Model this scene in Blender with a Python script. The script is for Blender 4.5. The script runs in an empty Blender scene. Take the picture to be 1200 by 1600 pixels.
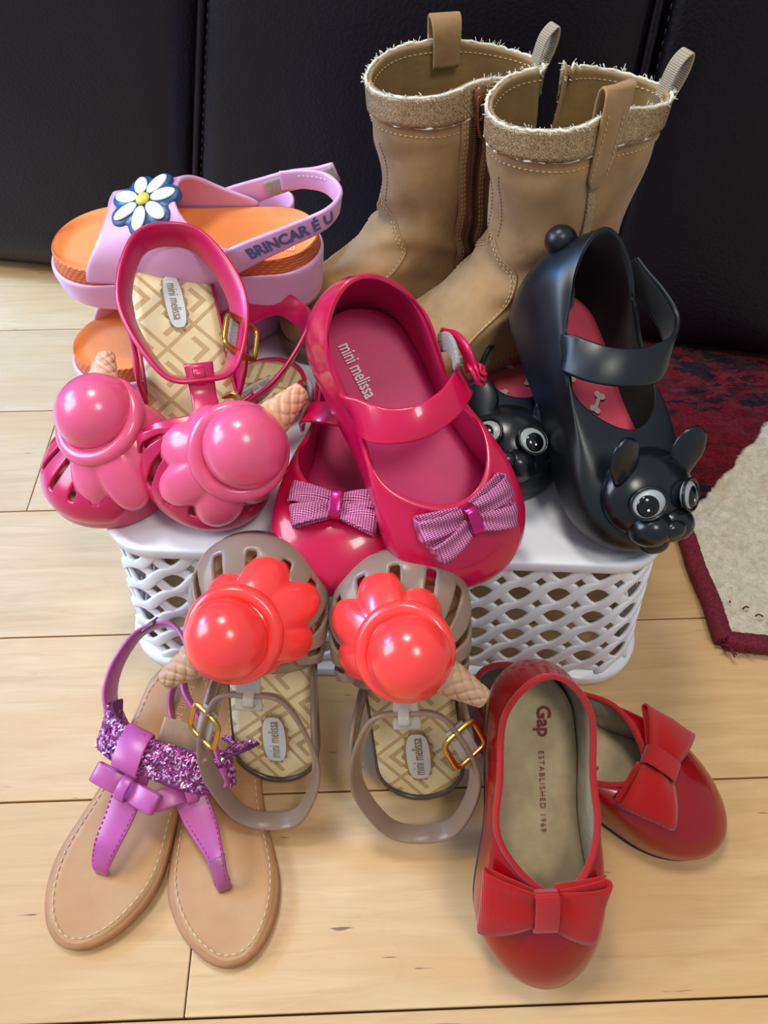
import bpy, bmesh, math, random
import numpy as np
from mathutils import Vector, Matrix, Euler

random.seed(7)
rng = np.random.default_rng(7)
scene = bpy.context.scene
COL = scene.collection

# ------------------------------------------------------------------ camera
cam_data = bpy.data.cameras.new('camera')
cam = bpy.data.objects.new('camera', cam_data)
COL.objects.link(cam)
cam.location = (0, 0, .52)
cam.rotation_euler = (math.radians(90 - 51.3), 0, 0)
cam_data.sensor_fit = 'VERTICAL'
cam_data.sensor_height = 36
cam_data.lens = 1203 / 1600 * 36
cam_data.clip_start = .01
scene.camera = cam

# ------------------------------------------------------------------ light
world = bpy.data.worlds.new('room_light')
scene.world = world
world.use_nodes = True
bg = world.node_tree.nodes['Background']
bg.inputs[0].default_value = (.80, .87, 1.0, 1)
bg.inputs[1].default_value = .48


def area_light(name, loc, target, size, power, color=(1, 1, 1), size_y=None):
    d = bpy.data.lights.new(name, 'AREA')
    d.energy = power
    d.color = color
    d.size = size
    if size_y:
        d.shape = 'RECTANGLE'
        d.size_y = size_y
    o = bpy.data.objects.new(name, d)
    COL.objects.link(o)
    o.location = loc
    o.rotation_euler = (Vector(target) - Vector(loc)).to_track_quat('-Z', 'Y').to_euler()
    return o


# window on the left wall of the room and two ceiling lamps
area_light('window_light', (-1.9, 1.0, 1.1), (-.60, .66, 0), .5, 7, (.10, .36, 1.0), .6).data.spread = math.radians(36)
area_light('window_light', (-2.2, .2, 1.6), (-.1, .45, .1), 1.0, 44, (.82, .91, 1.0), 1.2)
area_light('ceiling_lamp_light', (-.35, .75, 2.1), (0, .3, 0), .35, 17, (1.0, .95, .86), .5)
area_light('ceiling_lamp_light', (.5, -.5, 2.1), (0, .3, 0), .35, 13, (1.0, .95, .86), .5)

scene.view_settings.view_transform = 'Standard'
scene.view_settings.look = 'None'
scene.view_settings.exposure = -.02
scene.view_settings.gamma = 1
scene.view_settings.use_curve_mapping = False

# ------------------------------------------------------------------ materials


def lin(c):
    out = []
    for v in c[:3]:
        v = v / 255
        out.append(v / 12.92 if v <= .04045 else ((v + .055) / 1.055) ** 2.4)
    return tuple(out) + (1,)


class NT:
    """small helper around a material's node tree"""

    def __init__(self, name):
        self.m = bpy.data.materials.new(name)
        self.m.use_nodes = True
        self.t = self.m.node_tree
        self.b = self.t.nodes['Principled BSDF']
        self.out = self.t.nodes['Material Output']
        self._tc = None

    def n(self, typ, **kw):
        nd = self.t.nodes.new(typ)
        for k, v in kw.items():
            setattr(nd, k, v)
        return nd

    def l(self, a, b):
        self.t.links.new(a, b)

    def put(self, sock, v):
        if hasattr(v, 'is_output'):
            self.l(v, sock)
        elif v is not None:
            sock.default_value = v

    def obj(self):
        if self._tc is None:
            self._tc = self.n('ShaderNodeTexCoord')
        return self._tc.outputs['Object']

    def mapping(self, scale=(1, 1, 1), rot=(0, 0, 0), loc=(0, 0, 0), vec=None):
        mp = self.n('ShaderNodeMapping')
        mp.inputs['Scale'].default_value = scale
        mp.inputs['Rotation'].default_value = rot
        mp.inputs['Location'].default_value = loc
        self.l(vec or self.obj(), mp.inputs['Vector'])
        return mp.outputs[0]

    def noise(self, scale, detail=3, rough=.5, vec=None, dist=0):
        t = self.n('ShaderNodeTexNoise')
        t.inputs['Scale'].default_value = scale
        t.inputs['Detail'].default_value = detail
        t.inputs['Roughness'].default_value = rough
        t.inputs['Distortion'].default_value = dist
        self.l(vec or self.obj(), t.inputs['Vector'])
        return t.outputs['Fac']

    def voronoi(self, scale, vec=None, feature='F1', out='Distance'):
        t = self.n('ShaderNodeTexVoronoi', feature=feature)
        t.inputs['Scale'].default_value = scale
        self.l(vec or self.obj(), t.inputs['Vector'])
        return t.outputs[out]

    def wave(self, scale, vec=None, direction='X', dist=0):
        t = self.n('ShaderNodeTexWave', bands_direction=direction)
        t.inputs['Scale'].default_value = scale
        t.inputs['Distortion'].default_value = dist
        self.l(vec or self.obj(), t.inputs['Vector'])
        return t.outputs['Fac']

    def ramp(self, fac, a, b, ca=(0, 0, 0, 1), cb=(1, 1, 1, 1)):
        r = self.n('ShaderNodeValToRGB')
        r.color_ramp.elements[0].position = a
        r.color_ramp.elements[1].position = b
        r.color_ramp.elements[0].color = ca
        r.color_ramp.elements[1].color = cb
        self.l(fac, r.inputs[0])
        return r.outputs[0]

    def math(self, op, a, b=None, c=None):
        m = self.n('ShaderNodeMath', operation=op)
        self.put(m.inputs[0], a)
        if b is not None:
            self.put(m.inputs[1], b)
        if c is not None:
            self.put(m.inputs[2], c)
        return m.outputs[0]

    def mix(self, fac, a, b, blend='MIX'):
        m = self.n('ShaderNodeMix', data_type='RGBA', blend_type=blend)
        self.put(m.inputs[0], fac)
        self.put(m.inputs[6], a)
        self.put(m.inputs[7], b)
        return m.outputs[2]

    def bump(self, h, strength=.3, dist=.001, chain=None):
        b = self.n('ShaderNodeBump')
        b.inputs['Strength'].default_value = strength
        b.inputs['Distance'].default_value = dist
        self.l(h, b.inputs['Height'])
        if chain:
            self.l(chain, b.inputs['Normal'])
        self.l(b.outputs[0], self.b.inputs['Normal'])
        return b.outputs[0]

    def base(self, v):
        self.put(self.b.inputs['Base Color'], v)

    def set(self, **kw):
        names = dict(rough='Roughness', metal='Metallic', coat='Coat Weight', coatr='Coat Roughness',
                     spec='Specular IOR Level', trans='Transmission Weight', ior='IOR', sss='Subsurface Weight',
                     sheen='Sheen Weight', sheenr='Sheen Roughness', alpha='Alpha')
        for k, v in kw.items():
            self.put(self.b.inputs[names[k]], v)
        return self


MATS = {}


def simple(name, col, rough=.5, var=0, vscale=60, bumpscale=0, bumpstr=.2, bumpd=.0006, **kw):
    if name in MATS:
        return MATS[name]
    t = NT(name)
    c = lin(col)
    if var:
        f = t.noise(vscale, 4, .6)
        dark = tuple(v * (1 - var) for v in c[:3]) + (1,)
        lite = tuple(min(1, v * (1 + var * .6)) for v in c[:3]) + (1,)
        t.base(t.ramp(f, .3, .7, dark, lite))
    else:
        t.base(c)
    t.set(rough=rough, **kw)
    if bumpscale:
        t.bump(t.noise(bumpscale, 3, .6), bumpstr, bumpd)
    MATS[name] = t.m
    return t.m


# ------------------------------------------------------------------ mesh helpers
MIR = 1.0      # -1 builds the mirrored shoe of a pair


def hermite(xs, ys, q):
    """smooth 1-D interpolation through (xs, ys)"""
    xs = np.asarray(xs, float)
    ys = np.asarray(ys, float)
    q = np.clip(np.asarray(q, float), xs[0], xs[-1])
    d = np.gradient(ys, xs)
    i = np.clip(np.searchsorted(xs, q, side='right') - 1, 0, len(xs) - 2)
    h = xs[i + 1] - xs[i]
    t = (q - xs[i]) / h
    return ((2 * t**3 - 3 * t**2 + 1) * ys[i] + (t**3 - 2 * t**2 + t) * h * d[i]
            + (-2 * t**3 + 3 * t**2) * ys[i + 1] + (t**3 - t**2) * h * d[i + 1])


def spread(vals, u):
    vals = np.asarray(vals, float)
    if vals.ndim == 0:
        return np.full_like(np.asarray(u, float), float(vals))
    return hermite(np.linspace(0, 1, len(vals)), vals, u)


def catmull(P, sub, closed=False):
    P = np.asarray(P, float)
    n = len(P)
    out = []
    segs = n if closed else n - 1
    for i in range(segs):
        if closed:
            p0, p1, p2, p3 = P[(i - 1) % n], P[i], P[(i + 1) % n], P[(i + 2) % n]
        else:
            p1, p2 = P[i], P[i + 1]
            p0 = P[i - 1] if i > 0 else 2 * p1 - p2
            p3 = P[i + 2] if i + 2 < n else 2 * p2 - p1
        for k in range(sub):
            t = k / sub
            out.append(.5 * ((2 * p1) + (-p0 + p2) * t + (2 * p0 - 5 * p1 + 4 * p2 - p3) * t * t
                             + (-p0 + 3 * p1 - 3 * p2 + p3) * t**3))
    if not closed:
        out.append(P[-1])
    return np.array(out)


def resample(P, n, closed=False):
    P = np.asarray(P, float)
    Q = np.vstack([P, P[:1]]) if closed else P
    d = np.r_[0, np.cumsum(np.linalg.norm(np.diff(Q, axis=0), axis=1))]
    q = np.linspace(0, d[-1], n + 1)[:-1] if closed else np.linspace(0, d[-1], n)
    return np.stack([np.interp(q, d, Q[:, k]) for k in range(Q.shape[1])], 1)


class Geo:
    """collects vertices and faces of one part"""

    def __init__(self):
        self.v = []
        self.f = []
        self.n = 0

    def add(self, v, f):
        v = np.asarray(v, float).reshape(-1, 3)
        self.v.append(v)
        o = self.n
        self.f += [tuple(i + o for i in q) for q in f]
        self.n += len(v)
        return self

    def grid(self, P, cu=False, cv=False, skip=None):
        """P[i][j]; i wraps if cu, j wraps if cv"""
        P = np.asarray(P, float)
        a, b = P.shape[:2]
        f = []
        for i in range(a if cu else a - 1):
            for j in range(b if cv else b - 1):
                if skip and skip(i, j):
                    continue
                i2, j2 = (i + 1) % a, (j + 1) % b
                f.append((i * b + j, i * b + j2, i2 * b + j2, i2 * b + j))
        return self.add(P.reshape(-1, 3), f)

    def loft(self, rings, cap0=True, cap1=True):
        P = np.asarray(rings, float)
        a, b = P.shape[:2]
        self.grid(P, cv=True)
        o = self.n - a * b
        if cap0:
            self.f.append(tuple(o + j for j in reversed(range(b))))
        if cap1:
            self.f.append(tuple(o + (a - 1) * b + j for j in range(b)))
        return self

    def sweep(self, path, side, w, t, closed=False, k=3, round_=.45):
        """band of width w (along side) and thickness t following path"""
        path = np.asarray(path, float)
        n = len(path)
        side = np.asarray(side, float)
        if side.ndim == 1:
            side = np.repeat(side[None], n, 0)
        tan = (np.roll(path, -1, 0) - np.roll(path, 1, 0)) if closed else np.gradient(path, axis=0)
        tan /= np.linalg.norm(tan, axis=1)[:, None] + 1e-12
        side = side - (side * tan).sum(1)[:, None] * tan
        side /= np.linalg.norm(side, axis=1)[:, None] + 1e-12
        nor = np.cross(tan, side)
        w = np.broadcast_to(np.asarray(w, float), (n,))
        t = np.broadcast_to(np.asarray(t, float), (n,))
        prof = []
        for qx, qy in ((1, 1), (-1, 1), (-1, -1), (1, -1)):
            for a in range(k):
                an = math.pi / 2 * a / (k - 1)
                if (qx, qy) == (1, 1):
                    c_, s_ = math.cos(an), math.sin(an)
                elif (qx, qy) == (-1, 1):
                    c_, s_ = -math.sin(an), math.cos(an)
                elif (qx, qy) == (-1, -1):
                    c_, s_ = -math.cos(an), -math.sin(an)
                else:
                    c_, s_ = math.sin(an), -math.cos(an)
                prof.append((qx, qy, c_, s_))
        R = []
        for i in range(n):
            r = t[i] * round_
            row = []
            for qx, qy, c_, s_ in prof:
                a = qx * (w[i] / 2 - r) + c_ * r
                b = qy * (t[i] / 2 - r) + s_ * r
                row.append(path[i] + side[i] * a + nor[i] * b)
            R.append(row)
        if closed:
            return self.grid(np.array(R), cu=True, cv=True)
        return self.loft(R)

    def tube(self, path, r, k=8, closed=False):
        path = np.asarray(path, float)
        n = len(path)
        tan = (np.roll(path, -1, 0) - np.roll(path, 1, 0)) if closed else np.gradient(path, axis=0)
        tan /= np.linalg.norm(tan, axis=1)[:, None] + 1e-12
        ref = np.array([0, 0, 1.]) if abs(tan[:, 2]).max() < .95 else np.array([.31, .95, .05])
        r = np.broadcast_to(np.asarray(r, float), (n,))
        R = []
        for i in range(n):
            s = np.cross(tan[i], ref)
            s /= np.linalg.norm(s) + 1e-12
            m = np.cross(s, tan[i])
            R.append([path[i] + r[i] * (math.cos(a) * s + math.sin(a) * m)
                      for a in np.linspace(0, 2 * math.pi, k, endpoint=False)])
        if closed:
            return self.grid(np.array(R), cu=True, cv=True)
        return self.loft(R)

    def ball(self, c, r, seg=24, rows=14, M=None, fn=None):
        """ellipsoid; M 3x3 orientation; fn(unit dir)->radius factor"""
        r = np.broadcast_to(np.asarray(r, float), (3,))
        rings = []
        for i in range(1, rows):
            th = math.pi * i / rows
            row = []
            for j in range(seg):
                ph = 2 * math.pi * j / seg
                d = np.array([math.sin(th) * math.cos(ph), math.sin(th) * math.sin(ph), -math.cos(th)])
                p = d * r * (fn(d) if fn else 1)
                row.append(p)
            rings.append(row)
        bot = np.array([0, 0, -r[2]]) * (fn(np.array([0, 0, -1.])) if fn else 1)
        top = np.array([0, 0, r[2]]) * (fn(np.array([0, 0, 1.])) if fn else 1)
        P = np.array(rings)
        a, b = P.shape[:2]
        V = np.vstack([P.reshape(-1, 3), bot, top])
        if M is not None:
            V = V @ np.asarray(M).T
        V = V + np.asarray(c, float)
        f = []
        for i in range(a - 1):
            for j in range(b):
                f.append((i * b + j, i * b + (j + 1) % b, (i + 1) * b + (j + 1) % b, (i + 1) * b + j))
        for j in range(b):
            f.append((a * b, (j + 1) % b, j))
            f.append((a * b + 1, (a - 1) * b + j, (a - 1) * b + (j + 1) % b))
        return self.add(V, f)

    def box(self, lo, hi):
        (x0, y0, z0), (x1, y1, z1) = lo, hi
        v = [(x0, y0, z0), (x1, y0, z0), (x1, y1, z0), (x0, y1, z0), (x0, y0, z1), (x1, y0, z1), (x1, y1, z1), (x0, y1, z1)]
        return self.add(v, [(0, 3, 2, 1), (4, 5, 6, 7), (0, 1, 5, 4), (1, 2, 6, 5), (2, 3, 7, 6), (3, 0, 4, 7)])

    def mesh(self, name):
        V = np.vstack(self.v).copy()
        me = bpy.data.meshes.new(name)
        F = self.f
        if MIR < 0:
            V[:, 0] *= -1
            F = [tuple(reversed(q)) for q in F]
        me.from_pydata(V.tolist(), [], F)
        me.update()
        return me

    def build(self, name, mat, parent=None, smooth=True, solid=0, offset=-1, subsurf=0, bevel=0, mats=None, kind=None,
              label=None, sharp=None):
        me = self.mesh(name)
        o = bpy.data.objects.new(name, me)
        COL.objects.link(o)
        me.materials.append(mat)
        for m in (mats or []):
            me.materials.append(m)
        if smooth:
            me.polygons.foreach_set('use_smooth', [True] * len(me.polygons))
            if sharp:
                me.set_sharp_from_angle(angle=math.radians(sharp))
        if solid:
            md = o.modifiers.new('thick', 'SOLIDIFY')
            md.thickness = solid
            md.offset = offset
            md.use_even_offset = False
            if mats:
                md.material_offset = 1
        if bevel:
            md = o.modifiers.new('edge', 'BEVEL')
            md.width = bevel
            md.segments = 2
            md.limit_method = 'ANGLE'
        if subsurf:
            md = o.modifiers.new('soft', 'SUBSURF')
            md.levels = subsurf
            md.render_levels = subsurf
        if parent:
            o.parent = parent
        if kind:
            o['kind'] = kind
        if label:
            o['label'] = label
        return o


def caps(y, y0, y1, p):
    """rounding of the two ends of a foot outline: p = (heel radius, toe radius)"""
    rh, rt = p if isinstance(p, tuple) else (.026, .036)
    rh, rt = min(rh, (y1 - y0) * .48), min(rt, (y1 - y0) * .5)
    dh, dt = np.clip((y - y0) / rh, 0, 1), np.clip((y1 - y) / rt, 0, 1)
    return np.sqrt(np.maximum(0, 1 - (1 - dh) ** 2)) * np.sqrt(np.maximum(0, 1 - (1 - dt) ** 2))


def ring(n, y0, y1, w, z, cx=0., p=None):
    """closed foot-shaped outline from the heel (first point) round the right side to the toe and back"""
    th = 2 * np.pi * np.arange(n) / n
    u = (1 - np.cos(th)) / 2
    y = y0 + (y1 - y0) * u
    x = np.sign(np.round(np.sin(th), 9)) * caps(y, y0, y1, p) * spread(w, u) + spread(cx, u)
    return np.stack([x, y, spread(z, u)], 1)


def sheet(y0, y1, w, zf, cx=0., p=None, nu=44, nv=11):
    th = np.pi * np.arange(0, nu + 1) / nu
    u = (1 - np.cos(th)) / 2
    u[0], u[-1] = 4e-4, 1 - 4e-4
    y = y0 + (y1 - y0) * u
    hw = caps(y, y0, y1, p) * spread(w, u)
    c_ = spread(cx, u)
    v = np.linspace(-1, 1, nv)
    P = np.zeros((nu + 1, nv, 3))
    for j in range(nv):
        P[:, j, 0] = c_ + hw * v[j]
        P[:, j, 1] = y
        P[:, j, 2] = [zf(a, b) for a, b in zip(P[:, j, 0], y)]
    return P


def thing(name, label, cat, loc=(0, 0, 0), ypr=(0, 0, 0), scale=1., group=None):
    """an Empty at the thing's base; ypr = heading, toe-up, lean to the right (degrees)"""
    o = bpy.data.objects.new(name, None)
    o.empty_display_size = .02
    COL.objects.link(o)
    y, p, r = [math.radians(a) for a in ypr]
    R = Matrix.Rotation(y, 3, 'Z') @ Matrix.Rotation(p, 3, 'X') @ Matrix.Rotation(r, 3, 'Y')
    o.rotation_euler = R.to_euler()
    o.location = loc
    o.scale = (scale,) * 3
    o['label'] = label
    o['category'] = cat
    if group:
        o['group'] = group
    return o


def text_geo(s, size, sx=1., bold=0., spacing=1.):
    """flat lettering as triangles, centred on the origin, reading along +x"""
    cu = bpy.data.curves.new('lettering', 'FONT')
    cu.body = s
    cu.size = size
    cu.align_x = 'CENTER'
    cu.align_y = 'CENTER'
    cu.offset = bold
    cu.space_character = spacing
    cu.resolution_u = 3
    cu.fill_mode = 'FRONT'
    o = bpy.data.objects.new('lettering', cu)
    COL.objects.link(o)
    dg = bpy.context.evaluated_depsgraph_get()
    me = bpy.data.meshes.new_from_object(o.evaluated_get(dg))
    V = np.array([v.co[:] for v in me.vertices])
    F = [tuple(p.vertices) for p in me.polygons]
    bpy.data.objects.remove(o)
    bpy.data.curves.remove(cu)
    bpy.data.meshes.remove(me)
    V[:, 0] *= sx
    return V, F


def lettering(s, size, mat, parent, fn, name='lettering', sx=1., bold=0., spacing=1.):
    """fn(x, y) -> point on the surface that carries the print (in the part's own frame, never mirrored)"""
    global MIR
    V, F = text_geo(s, size, sx, bold, spacing)
    g = Geo()
    g.add(np.array([fn(a, b) for a, b, _ in V]), F)
    keep, MIR = MIR, 1.
    o = g.build(name, mat, parent, smooth=False)
    MIR = keep
    return o


def stitches(path, mat, parent, length=.0022, gap=.0016, r=.0004, name='stitching', closed=False, lift=(0, 0, 0)):
    P = np.asarray(path, float) + np.asarray(lift, float)
    if closed:
        P = np.vstack([P, P[:1]])
    d = np.r_[0, np.cumsum(np.linalg.norm(np.diff(P, axis=0), axis=1))]
    g = Geo()
    s = 0.
    while s + length < d[-1]:
        q = np.array([s, s + length / 2, s + length])
        pts = np.stack([np.interp(q, d, P[:, k]) for k in range(3)], 1)
        g.tube(pts, [r * .5, r, r * .5], 5)
        s += length + gap
    return g.build(name, mat, parent, kind='stuff')
# ------------------------------------------------------------------ floor
def mat_plank():
    t = NT('maple_plank')
    info = t.n('ShaderNodeObjectInfo')
    add = t.n('ShaderNodeVectorMath', operation='ADD')
    t.l(t.obj(), add.inputs[0])
    mul = t.n('ShaderNodeVectorMath', operation='SCALE')
    t.l(info.outputs['Location'], mul.inputs[0])
    mul.inputs['Scale'].default_value = 3.7
    t.l(mul.outputs[0], add.inputs[1])
    vec = add.outputs[0]
    grain = t.noise(9, 5, .6, t.mapping((1.2, 14, 1), vec=vec), .8)
    big = t.noise(5, 2, .5, t.mapping((.8, 2.5, 1), vec=vec), 1.2)
    c = t.ramp(grain, .25, .8, lin((198, 158, 106)), lin((222, 186, 134)))
    c = t.mix(t.ramp(big, .45, .75), c, lin((206, 162, 106)))
    fleck = t.noise(85, 2, .5, t.mapping((.3, 2.2, 1), vec=vec))
    c = t.mix(t.ramp(fleck, .715, .75), c, lin((120, 84, 52)))
    worn = t.noise(28, 4, .7, t.mapping((1, 1, 1), vec=vec))
    c = t.mix(t.math('MULTIPLY', t.ramp(worn, .62, .8), .35), c, lin((168, 132, 92)))
    tint = t.math('MULTIPLY_ADD', info.outputs['Random'], .14, .92)
    comb = t.n('ShaderNodeCombineColor')
    for i in range(3):
        t.l(tint, comb.inputs[i])
    t.base(t.mix(1., c, comb.outputs[0], 'MULTIPLY'))
    t.set(rough=t.ramp(worn, .3, .8, (.32,) * 3 + (1,), (.5,) * 3 + (1,)), spec=.45)
    t.bump(grain, .2, .0008)
    return t.m


M_plank = mat_plank()
M_gap = simple('dark_joint', (58, 40, 26), .9)
g = Geo().box((-1.3, -.5, -.04), (1.3, 1.5, -.017))
floor = g.build('floor', M_gap, smooth=False)
floor['kind'] = 'structure'
ang = math.atan(.033)
for k in range(-5, 8):
    yb = .3027 + .1252 * k
    joints = {-2: [-1.25, -.1135, 1.1], -1: [-1.25, .78, 1.25], 0: [-1.25, -.8, 1.25]}.get(k, [-1.25, -.62 + .31 * (k % 3), 1.25])
    for a, b in zip(joints[:-1], joints[1:]):
        g = Geo().box((0.0004, .0006, -.018), (b - a - .0004, .1252 - .0006, 0))
        o = g.build('plank', M_plank, floor, smooth=False, bevel=.0006)
        o.location = (a * math.cos(ang) - .0 * math.sin(ang), yb + a * math.sin(ang), 0)
        o.rotation_euler = (0, 0, ang)


# ------------------------------------------------------------------ sofa
def mat_leather():
    t = NT('dark_leather')
    v = t.voronoi(330)
    n = t.noise(900, 2)
    big = t.noise(4, 3)
    t.base(t.ramp(big, .3, .75, lin((12, 7, 15)), lin((21, 12, 22))))
    t.set(rough=.45, spec=.28)
    b = t.bump(v, .25, .001)
    t.bump(n, .15, .0004, b)
    return t.m


M_leather = mat_leather()
M_thread_dark = simple('dark_thread', (40, 34, 38), .7)
sofa = thing('sofa', 'dark leather sofa front standing behind the basket of shoes', 'sofa', (-.443, .775, 0))
sdir = np.array([.833, -.171, 0]); sdir /= np.linalg.norm(sdir)
sofa.rotation_euler = (0, 0, math.atan2(sdir[1], sdir[0]))
# local frame of the sofa: x along the face, y into the sofa, z up


def seam_x(base, lean):
    return lambda z: base + lean * z


seams = [seam_x(-.75, 0), seam_x(.235, .22), seam_x(.665, -.02), seam_x(1.6, 0)]
for a, b in zip(seams[:-1], seams[1:]):
    P = []
    nz, nx = 26, 40
    for i in range(nz + 1):
        row = []
        v = i / nz
        z = .006 + .5 * v
        for j in range(nx + 1):
            u = j / nx
            x = a(z) + (b(z) - a(z)) * u + (.001 if j == 0 else -.001 if j == nx else 0)
            edge = min(u * (b(z) - a(z)), (1 - u) * (b(z) - a(z)))
            bul = .012 * (1 - math.exp(-edge / .016)) + .006 * math.sin(math.pi * u)
            under = .035 * max(0, 1 - z / .05) ** 2
            y = -bul + under + .03 * v * v + .0015 * math.sin(9 * x + 7 * z)
            row.append((x, y, z))
        P.append(row)
    g = Geo().grid(np.array(P))
    g.build('leather_panel', M_leather, sofa, solid=.03, offset=-1)
for sm in seams[1:3]:
    zs = np.linspace(.012, .5, 60)
    pth = np.array([(sm(z), -.004 + .03 * (z / .5) ** 2 + .035 * max(0, 1 - z / .05) ** 2, z) for z in zs])
    Geo().tube(pth, .0035, 8).build('seam_piping', M_leather, sofa)
    stitches(pth + np.array([.008, -.0075, 0]), M_thread_dark, sofa, .004, .004, .0004)
Geo().box((-.75, .06, .0), (1.6, .6, .46)).build('base', M_leather, sofa, smooth=False)


# ------------------------------------------------------------------ rug
def mat_rug():
    t = NT('rug_pile')
    sep = t.n('ShaderNodeSeparateXYZ')
    t.l(t.obj(), sep.inputs[0])
    x, y = sep.outputs[0], sep.outputs[1]
    wob = t.math('MULTIPLY_ADD', t.noise(30, 3, .6), .03, -.015)
    d = t.math('SUBTRACT', t.math('MULTIPLY', t.math('SUBTRACT', x, .262), 1.136), t.math('SUBTRACT', y, .408))
    d = t.math('ADD', d, wob)
    cream_f = t.ramp(d, 0, .004)
    red = t.ramp(t.noise(260, 3, .7), .3, .7, lin((78, 5, 16)), lin((122, 14, 28)))
    spk = t.noise(75, 3, .75, t.mapping((.55, 1.4, 1)))
    zone = t.noise(13, 2, .5, t.mapping((.4, 1.6, 1)))
    blk = t.math('MULTIPLY', t.ramp(spk, .46, .54), t.ramp(zone, .38, .5))
    red = t.mix(blk, red, lin((28, 10, 18)))
    cre = t.ramp(t.noise(180, 4, .7), .3, .7, lin((196, 184, 158)), lin((232, 224, 204)))
    cre = t.mix(t.math('MULTIPLY', t.ramp(t.noise(22, 3), .6, .75), .4), cre, lin((205, 168, 130)))
    t.base(t.mix(cream_f, red, cre))
    t.set(rough=.95, sheen=.08, spec=.05)
    t.bump(t.noise(420, 3, .7), .8, .003)
    return t.m


M_rug = mat_rug()
rug = thing('rug', 'dark red and black rug with a cream corner and bound edge beside the basket', 'rug')
e0, e1 = np.array([.2565, .2865]), np.array([.232, .70])     # left edge
xs = np.linspace(0, 1, 150)
P = []
for i in range(150):
    v = i / 149
    a = e0 + (e1 - e0) * v
    row = []
    for j in range(170):
        u = j / 169
        xx = a[0] + u * .55
        yy = a[1] - .117 * u * .55 * (1 - v)
        h = .0085 + .0016 * rng.standard_normal() * .5 + .0012 * math.sin(xx * 160) * math.sin(yy * 140)
        if i in (0, 149) or j in (0, 169):
            h = .003
        row.append((xx, yy, h))
    P.append(row)
Geo().grid(np.array(P)).build('pile', M_rug, rug, solid=.003, offset=-1)


def mat_binding():
    t = NT('red_binding')
    f = t.noise(500, 2)
    t.base(t.ramp(f, .3, .7, lin((82, 8, 26)), lin((128, 22, 44))))
    t.set(rough=.85)
    t.bump(t.noise(900, 2, .6), .6, .001)
    return t.m


M_bind = mat_binding()
pl = [(e1[0], e1[1], .0075)]
for k in range(1, 40):
    q = e1 + (e0 - e1) * k / 39
    pl.append((q[0] + .0015 * math.sin(k * 1.1) * .5, q[1], .0075))
pl2 = [(e0[0] + u * .5, e0[1] - .117 * u * .5, .0075) for u in np.linspace(0, 1, 30)]


def wrapped(path, r=.0072, pitch=.0014):
    Pth = resample(path, int(sum(np.linalg.norm(np.diff(path, axis=0), axis=1)) / pitch * 2))
    rr = r * (1 + .06 * (np.arange(len(Pth)) % 2) + .05 * rng.standard_normal(len(Pth)) * .5)
    return Geo().tube(Pth, rr, 10)


wrapped(np.array(pl)).build('edge_binding', M_bind, rug)
wrapped(np.array(pl2)).build('edge_binding', M_bind, rug)
for k in range(14):
    c0 = np.array([e0[0] + random.uniform(-.006, .012), e0[1] + random.uniform(-.008, .006), .009])
    if k > 9:
        c0 = np.array([.268 + .008 * (k - 10), .318 - .006 * (k - 10), .011])
    dr = np.array([random.uniform(-1, 1), random.uniform(-1, .5), random.uniform(-.2, .5)]) * .008
    pts = catmull([c0, c0 + dr * .5 + np.array([0, 0, .002]), c0 + dr + np.array([.002, 0, -.001])], 4)
    pts[:, 2] = np.maximum(pts[:, 2], .0012)
    Geo().tube(pts, .0006, 5).build('loose_thread', M_bind, rug)

# ------------------------------------------------------------------ basket
M_white = simple('white_plastic', (242, 245, 250), .34, spec=.5)
M_whitetop = simple('white_plastic_grained', (242, 245, 250), .45, bumpscale=1500, bumpstr=.08, bumpd=.0003)
basket = thing('storage_basket', 'white plastic lattice basket turned upside down under the shoes', 'basket', (.004, .412, 0))
basket.rotation_euler = (0, 0, math.radians(-2.37))
BT = .1345
BW0, BD0, BW1, BD1 = .368, .293, .350, .268     # wall at the floor, wall at the top


def rrect(W, D, r, n=24, m=40):
    """rounded rectangle as a closed polyline (x, y) starting at the middle of the front"""
    pts = []
    hw, hd = W / 2, D / 2
    for cx_, cy_, a0 in ((hw - r, -hd + r, -90), (hw - r, hd - r, 0), (-hw + r, hd - r, 90), (-hw + r, -hd + r, 180)):
        for a in np.linspace(a0, a0 + 90, n):
            pts.append((cx_ + r * math.cos(math.radians(a)), cy_ + r * math.sin(math.radians(a))))
    pts = np.array(pts)
    full = np.vstack([pts, pts[:1]])
    d = np.r_[0, np.cumsum(np.linalg.norm(np.diff(full, axis=0), axis=1))]
    return full, d


_f0, _d0 = rrect(BW0, BD0, .034)
_f1, _d1 = rrect(BW1, BD1, .032)


def wall_pt(u, v, out=0.):
    """u in turns around the wall, v 0 floor .. 1 top; out pushes outwards"""
    u = u % 1.
    a = np.array([np.interp(u * _d0[-1], _d0, _f0[:, k]) for k in (0, 1)])
    b = np.array([np.interp(u * _d1[-1], _d1, _f1[:, k]) for k in (0, 1)])
    p = a + (b - a) * v
    if out:
        e = 1e-3
        t_ = (np.array([np.interp(((u + e) % 1) * _d0[-1], _d0, _f0[:, k]) for k in (0, 1)])
              - np.array([np.interp(((u - e) % 1) * _d0[-1], _d0, _f0[:, k]) for k in (0, 1)]))
        t_ /= np.linalg.norm(t_) + 1e-9
        p = p + out * np.array([t_[1], -t_[0]])
    return np.array([p[0], p[1], .009 + (BT - .005 - .009) * v])


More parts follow.
